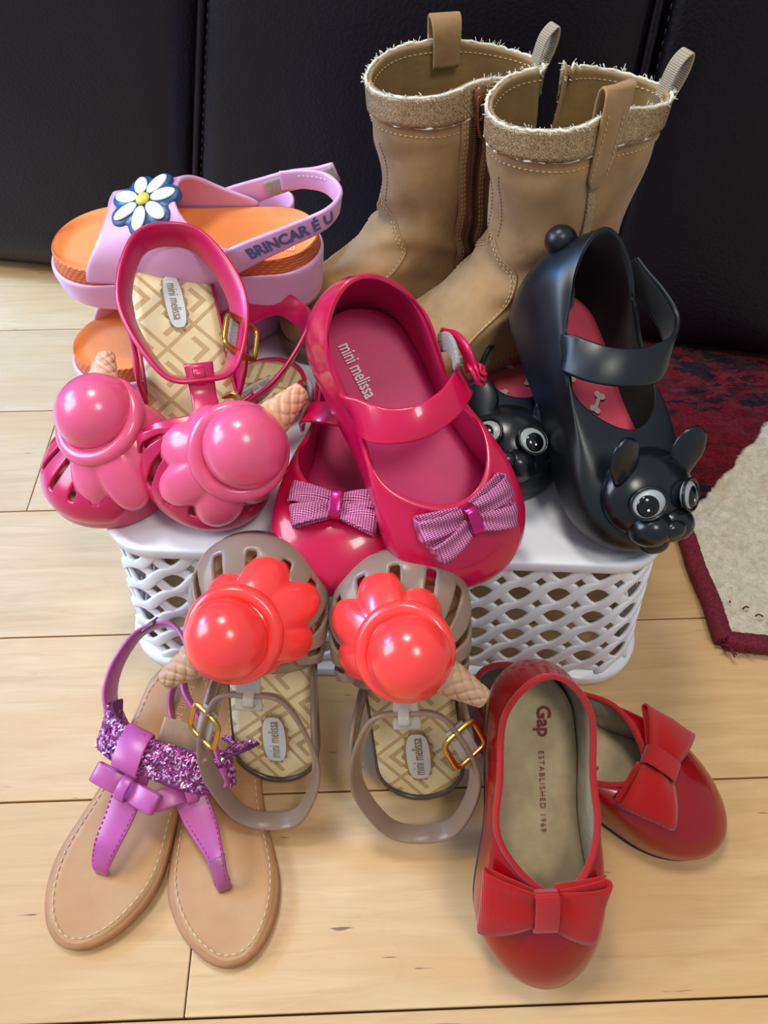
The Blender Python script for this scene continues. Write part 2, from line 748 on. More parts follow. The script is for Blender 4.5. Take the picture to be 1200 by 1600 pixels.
NCOL = 48
NROW = 5.4
for fam in (1, -1):
    for k in range(NCOL):
        path, sides = [], []
        ns = 44
        for i in range(ns + 1):
            v = i / ns
            ph = v * NROW
            vv = np.clip(v + .020 * math.sin(2 * math.pi * ph + .4), 0, 1)
            u = (k + .25 + fam * ph) / NCOL
            path.append(wall_pt(u, vv, .0006 * fam + .0005 * math.cos(math.pi * 2 * ph) * fam))
        path = np.array(path)
        ctr = path.copy(); ctr[:, 2] = 0
        # band lies in the wall: side = normal x tangent
        tan = np.gradient(path, axis=0)
        nrm = np.array([wall_pt((k + .25 + fam * (i / ns) * NROW) / NCOL, i / ns, .004) - wall_pt((k + .25 + fam * (i / ns) * NROW) / NCOL, i / ns, 0) for i in range(ns + 1)])
        nrm[np.linalg.norm(nrm, axis=1) < 1e-6] = (0, -1, 0)
        side = np.cross(nrm, tan)
        Geo().sweep(path, side, .0080, .0030, k=3).build('lattice_strip', M_white, basket)


def slab_rings(levels):
    R = []
    for W, D, r, z in levels:
        full, d = rrect(W, D, r)
        q = np.linspace(0, d[-1], 161)[:-1]
        R.append(np.stack([np.interp(q, d, full[:, 0]), np.interp(q, d, full[:, 1]), np.full(160, z)], 1))
    return R


W, D, r = BW1 + .010, BD1 + .010, .036
top = Geo().loft(slab_rings([(W - .006, D - .006, r, BT - .0105), (W - .002, D - .002, r, BT - .0105), (W, D, r, BT - .009), (W + .001, D + .001, r, BT - .002),
                             (W, D, r, BT - .0006), (W - .002, D - .002, r, BT), (W - .006, D - .006, r, BT - .0001), (W - .0075, D - .0075, r, BT - .0012)]))
top.build('top_panel', M_whitetop, basket, sharp=50)
W, D, r = BW0 + .012, BD0 + .012, .042
rim = Geo()
R = slab_rings([(W - .016, D - .016, r - .008, .0005), (W - .001, D - .001, r, .0005), (W, D, r, .0015), (W, D, r, .0085), (W - .0015, D - .0015, r, .010),
                (W - .006, D - .006, r - .004, .0105), (W - .010, D - .010, r - .006, .0125), (W - .016, D - .016, r - .008, .0125)])
rim.grid(np.array(R), cu=True, cv=True)
rim.build('bottom_rim', M_white, basket, sharp=50)
# ------------------------------------------------------------------ shoe helpers
def lofted_upper(rings, n=80, sub=5):
    R = np.array(rings)
    return catmull(R, sub)          # (levels, n, 3)


def band_pts(pts, sub=8):
    return catmull(np.array(pts, float), sub)


def ribbon_loop(length, w_in, w_out, height, flip=1, wr=0., sub=26, nv=9, seed=0, droop=0.):
    """half of a bow: ribbon that runs out along +x, folds and comes back under itself"""
    r = np.random.default_rng(seed)
    ph = r.uniform(0, 6, 3)
    path = []
    for i in range(sub + 1):
        s = i / sub
        if s < .48:
            a = s / .48
            path.append((a, height * (.35 + .65 * math.sin(a * math.pi * .55))))
        elif s < .56:
            q = (s - .48) / .08 * math.pi
            path.append((1 + .025 * math.sin(q), height * .5 * (1 + math.cos(q)) * .98))
        else:
            a = 1 - (s - .56) / .44
            path.append((a, 0))
    P = np.zeros((sub + 1, nv, 3))
    for i, (a, z) in enumerate(path):
        w = w_in + (w_out - w_in) * min(1, max(0, a)) ** .65
        for j in range(nv):
            v = -1 + 2 * j / (nv - 1)
            zz = z + (wr * height * math.sin(v * 4 + ph[0] + a * 2) * (1 - .4 * a) if i <= sub * .55 else 0) - droop * a * a
            P[i, j] = (flip * a * length, v * w / 2, zz)
    return P


def xform(P, M, t):
    return np.asarray(P) @ np.asarray(M, float).T + np.asarray(t, float)


def basis(x, z):
    """columns: x axis, y axis, z axis from a wanted x direction and an up direction"""
    x = np.asarray(x, float) / np.linalg.norm(x)
    z = np.asarray(z, float)
    z = z - z @ x * x
    z /= np.linalg.norm(z)
    return np.stack([x, np.cross(z, x), z], 1)


# ------------------------------------------------------------------ red ballet flats
def mat_patent(name, col, rough=.12, coat=1., var=.0, spec=.5):
    t = NT(name)
    c = lin(col)
    f = t.noise(18, 3)
    d = tuple(v * .86 for v in c[:3]) + (1,)
    t.base(t.ramp(f, .3, .7, d, c))
    t.set(rough=rough + .2, coat=coat * .55, coatr=rough, spec=.3)
    t.bump(t.noise(45, 2), .06, .002)
    return t.m


def mat_grosgrain(name, col, axis='X', scale=260, rough=.75):
    t = NT(name)
    w = t.wave(scale, direction=axis)
    c = lin(col)
    t.base(t.ramp(w, .1, .9, tuple(v * .68 for v in c[:3]) + (1,), c))
    t.set(rough=rough, sheen=.25, spec=.2)
    t.bump(w, .5, .0006)
    return t.m


def mat_canvas(name, col, worn=(130, 112, 88)):
    t = NT(name)
    big = t.noise(28, 4, .6)
    weave = t.math('MULTIPLY', t.wave(420, direction='X'), t.wave(420, direction='Y'))
    c = t.ramp(big, .35, .7, lin(worn), lin(col))
    c = t.mix(t.math('MULTIPLY', weave, .3), c, lin([v * .72 for v in col]))
    t.base(c)
    t.set(rough=.85, spec=.2)
    t.bump(weave, .3, .0004)
    return t.m


M_redpatent = mat_patent('red_patent', (150, 3, 13), .08)
M_redribbon_x = mat_grosgrain('red_grosgrain', (192, 11, 16), 'X', 400)
M_redtrim = mat_grosgrain('red_topline_ribbon', (190, 30, 34), 'Y', 330)
M_canvas = mat_canvas('tan_canvas_insole', (204, 186, 148), (164, 144, 112))
M_lining = mat_canvas('grey_beige_lining', (176, 166, 142), (150, 140, 116))
M_outsole_dark = simple('dark_outsole', (60, 44, 38), .7)
M_maroon_print = simple('maroon_print', (122, 30, 44), .7)


def make_ballet_flat(label, loc, ypr, scale, mirror=1, group=None):
    global MIR
    MIR = mirror
    t = thing('ballet_flat', label, 'shoe', loc, ypr, scale, group)
    n = 80
    W = [.0240, .0278, .0278, .0342, .0325]
    cx = [0, 0, .001, .002, -.002]
    out = [ring(n, .003, .173, np.array(W) * .94, .0, cx, (.026, .047)), ring(n, .001, .175, np.array(W) * .99, .0012, cx, (.026, .047)),
           ring(n, .001, .175, np.array(W) * .99, .0035, cx, (.026, .047)), ring(n, .003, .173, np.array(W) * .94, .0042, cx, (.026, .047))]
    Geo().loft(out).build('outsole', M_outsole_dark, t)
    W = np.array(W)
    rings = [ring(n, .002, .174, W * .97, .003, cx, (.026, .047)),
             ring(n, -.001, .177, W * 1.02, [.011, .010, .010, .010, .0095], cx, (.026, .047)),
             ring(n, -.0015, .174, W * 1.03, [.020, .019, .019, .021, .0195], cx, (.026, .047)),
             ring(n, .0, .162, W * .99, [.030, .026, .026, .031, .0315], cx, (.026, .047)),
             ring(n, .003, .143, W * [.94, .95, .96, .92, .86], [.040, .0335, .033, .039, .0405], cx, (.026, .047)),
             ring(n, .0055, .124, W * [.86, .91, .93, .86, .80], [.049, .040, .0385, .0425, .044], cx, (.026, .047)),
             ring(n, .0062, .118, W * [.82, .89, .91, .83, .76], [.052, .042, .0400, .0425, .0435], cx, (.026, .047))]
    P = lofted_upper(rings)
    Geo().grid(P, cv=True).build('upper', M_redpatent, t, solid=.0018, offset=-1 * mirror * mirror, subsurf=1, mats=[M_lining])
    rim = rings[-1]
    trim = Geo().sweep(rim + np.array([0, 0, .0004]), np.array([0, 0, 1.]), .0052, .0034, closed=True, round_=.48)
    trim.build('topline_trim', M_redtrim, t)
    zi = lambda x, y: .0062 + .0035 * hermite([0, .05, .175], [1, 1, 0], y) - .0012 * (1 - min(1, (x / .022) ** 2))
    Geo().grid(sheet(.006, .168, W * .90, zi, cx, (.026, .047))).build('insole', M_canvas, t, solid=.002)
    # printed name and the smaller line below it, reading from the heel to the toe
    MIRk = mirror
    def onsole(a, b, y0, x0=0., sgn=1):
        # letters run towards the toe, tops to the right seen from the heel
        x, y = x0 - b, y0 + a
        return (x, y, zi(x, y) + .0009)
    lettering('Gap', .0112, M_maroon_print, t, lambda a, b: onsole(a, b, .0345, -.0065 if mirror > 0 else 0), sx=.95, bold=.0003)
    lettering('ESTABLISHED 1969', .0045, M_maroon_print, t, lambda a, b: onsole(a, b, .0735, -.0045 if mirror > 0 else 0), sx=.95, spacing=1.3)
    # ribbon bow across the vamp
    c0 = np.array([.006, .1235, .0450])
    up = np.array([0, .34, .94])
    for s in (1, -1):
        g = Geo()
        P = ribbon_loop(.0285, .0165, .036, .0060, 1, .22, seed=3 + s, droop=.0065)
        xdir = np.array([s, -.06 if s > 0 else .20, 0])
        B = basis(xdir, up)
        if s < 0:
            pass
        g.grid(xform(P, B, c0 + np.array([s * .003, 0, .0])))
        bw = g.build('bow_loop', M_redribbon_x, t, solid=.0009, offset=0)
        # loose tail under the loop
        g = Geo()
        Q = np.zeros((9, 5, 3))
        for i in range(9):
            a = i / 8
            for j in range(5):
                v = -1 + j / 2
                Q[i, j] = (a * .0265, .004 + v * (.008 + .008 * a), -.0015 - .0052 * a * a + .001 * math.sin(4 * v + 3 * a))
        g.grid(xform(Q, B, c0 + np.array([s * .003, 0, 0])))
        g.build('bow_tail', M_redribbon_x, t, solid=.0009, offset=0)
    B = basis((1, 0, 0), up)
    loop = []
    for a in np.linspace(0, 2 * math.pi, 24, endpoint=False):
        loop.append((0, .0105 * math.copysign(abs(math.cos(a)) ** .6, math.cos(a)), .0025 + .0048 * math.copysign(abs(math.sin(a)) ** .7, math.sin(a))))
    Geo().sweep(xform(loop, B, c0), B[:, 0], .0125, .0016, closed=True).build('bow_knot', M_redtrim, t)
    MIR = 1.
    return t


make_ballet_flat('red patent ballet flat in front, heel propped on its mate, full insole lettering showing',
                 (.0875, .2250, .0940), (180.5, -30.5, -3), 1.03, 1, 'pair of red bow ballet flats')
make_ballet_flat('red patent ballet flat lying flat on the floor under its mate, toe to the right',
                 (.0580, .2390, .0006), (-120.5, 0, 3), 1.04, -1, 'pair of red bow ballet flats')


# ------------------------------------------------------------------ hot pink mary janes
def mat_velvet(name, col):
    return simple(name, col, .95, var=.5, vscale=900, bumpscale=1200, bumpstr=.6, bumpd=.0012, sheen=.6)


M_hotpink = mat_patent('hot_pink_jelly_plastic', (206, 14, 72), .10)
M_hotpink_in = simple('hot_pink_lining', (196, 26, 92), .55, var=.12, vscale=30)
M_pinksole = simple('magenta_insole', (212, 44, 112), .5, var=.16, vscale=22, bumpscale=700, bumpstr=.1)
M_velcro = simple('grey_velcro', (168, 160, 152), 1., var=.35, vscale=1100, bumpscale=1000, bumpstr=1., bumpd=.0015, sheen=.4)
M_whiteprint = simple('white_print', (238, 226, 230), .5)


def mat_bow_glitter():
    t = NT('pink_metallic_ribbon')
    a = t.wave(210, direction='X')
    b = t.wave(330, direction='Y')
    c = t.ramp(a, .1, .9, lin((120, 24, 84)), lin((226, 118, 178)))
    c = t.mix(t.math('MULTIPLY', b, .45), c, lin((255, 190, 222)))
    t.base(c)
    t.set(rough=.36, metal=.45)
    t.bump(t.math('ADD', a, b), .6, .0006)
    return t.m


M_bowglit = mat_bow_glitter()
M_pinkmetal = simple('pink_metal', (216, 50, 130), .2, metal=.85)


def mary_jane_rings(W, cx, n=88, heel=.060, toe_h=.040, throat=.126, L=.170):
    W = np.array(W)
    return [ring(n, .002, L - .002, W * .93, .0005, cx),
            ring(n, -.0005, L, W * 1.0, .004, cx),
            ring(n, -.003, L + .001, W * 1.04, [.016, .014, .013, .015, .014], cx),
            ring(n, -.0035, L - .003, W * 1.05, [.028, .024, .022, .0255, .0235], cx),
            ring(n, -.002, L - .018, W * 1.01, [.040, .033, .0305, toe_h * .85, toe_h * .85], cx),
            ring(n, .002, L - .036, W * [.94, .98, .98, .92, .86], [.050, .042, .036, toe_h * .97, toe_h * .97], cx),
            ring(n, .0055, throat + .004, W * [.86, .94, .95, .86, .80], [heel - .002, .0475, .039, toe_h, toe_h * 1.02], cx),
            ring(n, .0062, throat, W * [.84, .93, .94, .84, .78], [heel, .048, .0395, toe_h * 1.0, toe_h * 1.01], cx)]


def make_mary_jane(label, loc, ypr, scale, mirror=1, group=None):
    global MIR
    MIR = mirror
    t = thing('mary_jane_shoe', label, 'shoe', loc, ypr, scale, group)
    W = np.array([.0265, .0290, .0290, .0365, .036])
    cx = [0, 0, .001, .001, -.003]
    rings = mary_jane_rings(W, cx)
    P = lofted_upper(rings)
    up = Geo().grid(P, cv=True)
    o = len(P) * 88
    up.f.append(tuple(reversed(range(88))))
    up.build('upper', M_hotpink, t, solid=.0024, offset=-1, subsurf=1, mats=[M_hotpink_in])
    zi = lambda x, y: .0075 + .004 * hermite([0, .05, .1, .176], [1, .9, .2, 0], y) + .0016 * min(1.3, (x / .022) ** 2)
    ins = Geo().grid(sheet(.005, .163, W * .94, zi, cx)).build('insole', M_pinksole, t, solid=.002)
    lettering('mini melissa', .0112, M_whiteprint, ins, lambda a, b: (.0075 - b, .038 + a, zi(.0075 - b, .038 + a) + .0013), sx=.60, bold=.0002)
    # instep strap moulded to the inner side, fastened on the outer side
    sp = band_pts([(.0268, .058, .034), (.0272, .066, .0440), (.021, .077, .0545), (.006, .0835, .0600), (-.011, .082, .0590), (-.0245, .076, .0530), (-.0310, .0715, .045), (-.0320, .069, .036)])
    sd = band_pts([(0, 1, .45), (0, 1, .25), (.1, 1, .05), (.05, 1, -.15), (-.05, 1, -.2), (-.1, 1, -.1), (0, 1, 0), (0, 1, 0)])
    wv = hermite([0, .15, .4, .8, 1], [.022, .0195, .0165, .0145, .013], np.linspace(0, 1, len(sp)))
    st = Geo().sweep(sp, sd, wv, .0026).build('strap', M_hotpink, t)
    # fuzzy fastening pad and the flap of the outer quarter
    pad = band_pts([(-.0325, .048, .036), (-.0315, .052, .048), (-.0285, .0595, .056), (-.0255, .067, .0575)])
    Geo().sweep(pad, np.array([.25, .75, -.55]), [.010] * len(pad), .0022).build('fastening_pad', M_velcro, t)
    flap = band_pts([(-.0345, .044, .040), (-.0348, .052, .052), (-.0335, .062, .058), (-.0325, .072, .055)])
    Geo().sweep(flap, np.array([-.35, .1, 1.]), np.linspace(.004, .0085, len(flap)), .0022).build('strap_flap', M_hotpink, t)
    # little rose button
    rb = Geo()
    cb = np.array([-.0335, .0735, .0555])
    B = basis((0, 1, 0), (-.8, .1, .6))
    for k in range(3):
        rr = .0062 - .0018 * k
        pts = [(rr * math.cos(a) * (1 + .10 * math.sin(3 * a + k)), rr * math.sin(a), .0008 * k + .0006 * math.sin(3 * a + k)) for a in np.linspace(0, 2 * math.pi, 26, endpoint=False)]
        rb.tube(xform(pts, B, cb + B[:, 2] * .001 * k), .0011, 6, closed=True)
    rb.ball(cb + B[:, 2] * .0004, (.0055, .0055, .002), 16, 8, B)
    rb.build('rose_button', M_hotpink, st)
    # ribbed metallic bow
    c0 = np.array([0, .1350, .0410])
    upv = np.array([0, .42, .9])
    for s in (1, -1):
        for k, (dy, ln, tl, hh) in enumerate([(-.0045, .0245, .16, .0090), (.0050, .0225, -.26, .0080)]):
            Pq = ribbon_loop(ln, .0085, .0120, hh, 1, .10, seed=5 + k + s, droop=.0035 + .001 * k)
            B = basis((s, -tl if k == 0 else .30, -.04), upv)
            Geo().grid(xform(Pq, B, c0 + np.array([s * .0018, dy * .55, .0012 * (1 - k)]))).build('bow_loop', M_bowglit, t, solid=.0007, offset=0)
    B = basis((1, 0, 0), upv)
    loop = [(0, .0074 * math.copysign(abs(math.cos(a)) ** .5, math.cos(a)), .0035 + .0055 * math.copysign(abs(math.sin(a)) ** .5, math.sin(a))) for a in np.linspace(0, 2 * math.pi, 24, endpoint=False)]
    Geo().sweep(xform(loop, B, c0), B[:, 0], .0062, .0012, closed=True).build('bow_clip', M_pinkmetal, t)
    MIR = 1.
    return t


make_mary_jane('glossy hot pink mary jane on top, heel up, white name print on its insole', (-.0300, .3850, .2325), (213, -32, 7), 1.08, 1, 'pair of hot pink bow mary janes')
make_mary_jane('glossy hot pink mary jane lying on the basket under its mate', (-.0085, .4180, .1350), (172.5, 0, 0), 1.045, -1, 'pair of hot pink bow mary janes')
# ------------------------------------------------------------------ black dog-face mary janes
def mat_black_rubber():
    t = NT('black_rubber')
    f = t.noise(25, 4, .6)
    t.base(t.ramp(f, .3, .75, lin((9, 15, 19)), lin((19, 28, 33))))
    t.set(rough=t.ramp(f, .3, .8, (.30,) * 3 + (1,), (.46,) * 3 + (1,)), spec=.5)
    return t.m


M_black = mat_black_rubber()
M_blackface = simple('black_glossy_face', (14, 20, 25), .24, spec=.5)
M_flock = simple('black_flocking', (8, 7, 9), .95, var=.6, vscale=1400, sheen=.15)
M_dogsole = simple('coral_pink_insole', (214, 74, 98), .6, var=.2, vscale=30)
M_bone = simple('pale_bone_print', (196, 170, 160), .7)
M_eye = simple('pale_grey_eye', (164, 170, 172), .3)
M_pupil = simple('black_pupil', (8, 9, 11), .12)
M_glint = simple('white_glint', (246, 246, 246), .4)


def make_dog_shoe(label, loc, ypr, scale, mirror=1, group=None, loose=True):
    global MIR
    MIR = mirror
    t = thing('dog_face_shoe', label, 'shoe', loc, ypr, scale, group)
    n = 88
    W = np.array([.0265, .0285, .0285, .0345, .034])
    cx = [0, 0, .001, .001, -.002]
    L = .174
    rings = [ring(n, .002, L - .002, W * .93, .0005, cx), ring(n, -.0005, L, W, .004, cx),
             ring(n, -.004, L + .001, W * 1.05, [.018, .015, .014, .015, .014], cx),
             ring(n, -.0045, L - .004, W * 1.07, [.034, .027, .024, .0255, .0225], cx),
             ring(n, -.003, L - .020, W * [1.02, 1.03, 1.02, .98, .95], [.048, .039, .032, .033, .032], cx),
             ring(n, .003, L - .040, W * [.86, .93, .96, .92, .86], [.062, .050, .039, .037, .0365], cx),
             ring(n, .0075, .116, W * [.70, .78, .88, .86, .80], [.073, .0565, .0425, .0385, .038], cx),
             ring(n, .0085, .112, W * [.67, .76, .87, .84, .78], [.075, .0575, .043, .0385, .038], cx)]
    P = lofted_upper(rings)
    up = Geo().grid(P, cv=True)
    up.f.append(tuple(reversed(range(n))))
    up.build('upper', M_black, t, solid=.0024, offset=-1, subsurf=1, mats=[M_flock])
    zi = lambda x, y: .0075 + .004 * hermite([0, .05, .1, .176], [1, .9, .2, 0], y) + .0016 * min(1.3, (x / .022) ** 2)
    ins = Geo().grid(sheet(.005, .167, W * .95, zi, cx)).build('insole', M_dogsole, t, solid=.002)
    for k, (bx, by, ba) in enumerate([(.008, .035, .5), (-.010, .048, 1.9), (.009, .066, .2), (-.008, .083, .9), (.010, .099, 1.6), (-.009, .116, .2), (.008, .13, 1.1)]):
        pts, fs = [], []
        q = 0
        for ox in (-1, 1):
            for oy in (-1, 1):
                c_ = [(ox * .0050 + .0021 * math.cos(a), oy * .0016 + .0021 * math.sin(a)) for a in np.linspace(0, 2 * math.pi, 10, endpoint=False)]
                pts += c_
                fs.append(tuple(range(q, q + 10)))
                q += 10
        pts += [(-.0055, -.0012), (.0055, -.0012), (.0055, .0012), (-.0055, .0012)]
        fs.append((q, q + 1, q + 2, q + 3))
        ca, sa = math.cos(ba), math.sin(ba)
        V = []
        for i, (a, b) in enumerate(pts):
            x, y = bx + a * ca - b * sa, by + a * sa + b * ca
            V.append((x, y, zi(x, y) + .0012 + (i // 10) * .00002))
        Geo().add(V, fs).build('bone_print', M_bone, ins, smooth=False)
    # tail bump on the heel
    B = basis((1, 0, 0), (0, -.4, 1))
    Geo().ball((0.013, .0010, .0540), (.0095, .0085, .0085), 20, 12, B).build('tail', M_black, t)
    # strap
    if loose:
        sp = band_pts([(.0268, .058, .036), (.0258, .067, .0445), (.018, .078, .0525), (.004, .084, .0570), (-.015, .083, .0565), (-.032, .074, .0545), (-.0400, .058, .0530), (-.0360, .042, .0540), (-.0300, .030, .0550), (-.026, .020, .056)])
        sd = band_pts([(0, 1, .5), (0, 1, .25), (0, 1, -.1), (0, 1, -.35), (0, .9, -.5), (-.2, .5, -.9), (-.1, .1, -1), (0, 0, -1), (0, 0, -1), (0, 0, -1)])
        wv = hermite([0, .12, .3, .7, 1], [.018, .021, .0205, .0185, .015], np.linspace(0, 1, len(sp)))
    else:
        sp = band_pts([(-.0255, .060, .036), (-.0285, .054, .047), (-.0285, .045, .056), (-.026, .034, .062), (-.022, .022, .065)])
        sd = band_pts([(0, 1, .2), (.2, 1, 0), (.6, .6, .1), (.9, .3, .2), (1, .2, .2)])
        wv = np.full(len(sp), .0165)
    st = Geo().sweep(sp, sd, wv, .0026).build('strap', M_black, t)
    if loose:
        ln = sp[30:] + np.array([.0016, .0, .0])
        Geo().sweep(ln, sd[30:], .013, .0022).build('strap_lining', M_flock, st)
    else:
        Geo().ball(sp[-1] + np.array([-.002, -.001, .002]), (.0022, .0022, .0016), 14, 8).build('stud', simple('chrome_stud', (200, 200, 200), .15, metal=1.), st)
    # dog head
    hd = Geo()
    hd.ball((0, .147, .0310), (.0285, .0250, .0170), 36, 20, basis((1, 0, 0), (0, .35, .94)),
            fn=lambda d: 1 + .05 * abs(d[0]) ** 3 - .05 * max(0, d[2]) * abs(d[0]))
    head = hd.build('dog_head', M_blackface, t)
    for s in (1, -1):
        B = basis((1, s * -.05, -s * .05), (0, -.15, 1))
        g = Geo()
        E_ = []
        for i in range(13):
            a = i / 12
            w = .0105 * (math.sqrt(max(0, 1 - ((a - .42) / .58) ** 2)) if a > .42 else .72 + .28 * a / .42) + .0004
            E_.append([(w * math.cos(q), .0032 * math.sin(q) * (1 - .5 * a) + (.003 * math.cos(q) ** 2 if math.sin(q) > 0 else 0) * 0, .026 * a) for q in np.linspace(0, 2 * math.pi, 20, endpoint=False)])
        g.loft(xform(np.array(E_), basis((1, .30 * s, -.10 * s), (s * .22, -.75, .8)), np.array([s * .0185, .1400, .040])))
        g.build('ear', M_blackface, head)
        # eye: pale dish, pupil, glint
        ec = np.array([s * .0138, .1560, .0448])
        nv = np.array([s * .34, .40, .88])
        Be = basis((1, 0, -.45 * s), nv)
        ey = Geo().ball(ec, (.0094, .0082, .0026), 24, 12, Be).build('eye', M_eye, head)
        pc = ec + Be @ np.array([.0010 * s, .0008, .0012])
        Geo().ball(pc, (.0064, .0062, .0025), 20, 10, Be).build('pupil', M_pupil, ey)
        Geo().ball(pc + Be @ np.array([.0008, .0018, .0020]), (.0010, .0010, .0005), 10, 6, Be).build('glint', M_glint, ey)
        lid = [(.0098 * math.cos(a), .0086 * math.sin(a), .0012) for a in np.linspace(0, 2 * math.pi, 30, endpoint=False)]
        Geo().tube(xform(lid, Be, ec), .0009, 6, closed=True).build('eyelid', M_blackface, ey)
        Geo().ball((s * .0074, .1665, .0315), (.0125, .0105, .0128), 24, 14, basis((1, 0, 0), (0, .5, .9))).build('muzzle', M_blackface, head)
    Geo().ball((0, .1715, .0415), (.0070, .0052, .0040), 20, 12, basis((1, 0, 0), (0, .6, .8)), fn=lambda d: 1 + .12 * d[1]).build('nose', M_blackface, head)
    Geo().ball((0, .1735, .0225), (.0105, .0066, .0050), 20, 10).build('chin', M_blackface, head)
    MIR = 1.
    return t


make_dog_shoe('black rubber dog-face shoe standing highest, heel up against the boot', (.1000, .4390, .2080), (197.5, -23.5, -12), 1.07, 1, 'pair of black dog-face shoes')
make_dog_shoe('black rubber dog-face shoe lower down, mostly hidden behind the pink mary jane', (.1150, .4830, .1352), (166, 0, 0), 1.0, -1, 'pair of black dog-face shoes', loose=False)


# ------------------------------------------------------------------ ice cream jelly sandals
def mat_waffle_print():
    t = NT('cream_waffle_print_insole')
    mp = t.mapping((46, 46, 46), (0, 0, math.radians(52)))
    sep = t.n('ShaderNodeSeparateXYZ')
    t.l(mp, sep.inputs[0])
    fu = t.math('FRACT', sep.outputs[0])
    fv = t.math('FRACT', sep.outputs[1])

    def between(v, a, b):
        return t.math('MULTIPLY', t.math('GREATER_THAN', v, a), t.math('LESS_THAN', v, b))
    line = t.math('MAXIMUM', t.math('LESS_THAN', fu, .10), t.math('LESS_THAN', fv, .10))
    ell = t.math('MAXIMUM', t.math('MULTIPLY', between(fu, .28, .42), between(fv, .28, .82)),
                 t.math('MULTIPLY', between(fv, .28, .42), between(fu, .28, .82)))
    f = t.math('MAXIMUM', line, ell)
    base = t.ramp(t.noise(35, 4, .6), .3, .75, lin((214, 190, 138)), lin((238, 220, 174)))
    t.base(t.mix(t.math('MULTIPLY', f, .75), base, lin((176, 140, 84))))
    t.set(rough=.42, spec=.4)
    return t.m


def mat_translucent():
    t = NT('smoky_translucent_jelly')
    t.base(lin((182, 156, 136)))
    t.set(rough=.22, trans=.5, ior=1.35, spec=.4)
    return t.m


def mat_gold():
    return simple('worn_gold', (214, 170, 84), .22, metal=1.)


M_waffle = mat_waffle_print()
M_smoky = mat_translucent()
M_smokysole = simple('smoky_jelly_sole', (96, 74, 62), .25, trans=.25)
M_clear = simple('cloudy_clear_strap', (226, 218, 204), .3, trans=.55, ior=1.3)
M_raspberry = simple('raspberry_jelly_plastic', (200, 24, 84), .28, var=.10, vscale=40, coat=.3, coatr=.2)
M_bubble = simple('bubblegum_pink_plastic', (234, 92, 132), .26, var=.06, vscale=60, coat=.4, coatr=.15)
M_coral = simple('coral_plastic', (250, 66, 62), .24, var=.05, vscale=50, coat=.4, coatr=.15, sss=.0)
M_cone = simple('beige_waffle_cone', (222, 172, 134), .5)
M_conetan = simple('tan_waffle_cone', (192, 150, 118), .5)
M_gold = mat_gold()
M_steel = simple('aged_steel', (120, 104, 92), .3, metal=1.)
M_badge = simple('silver_badge', (206, 208, 204), .35, metal=.2)
M_badge_tan = simple('tan_badge_edge', (166, 124, 66), .5)
M_badge_ink = simple('tan_badge_ink', (140, 104, 60), .5)


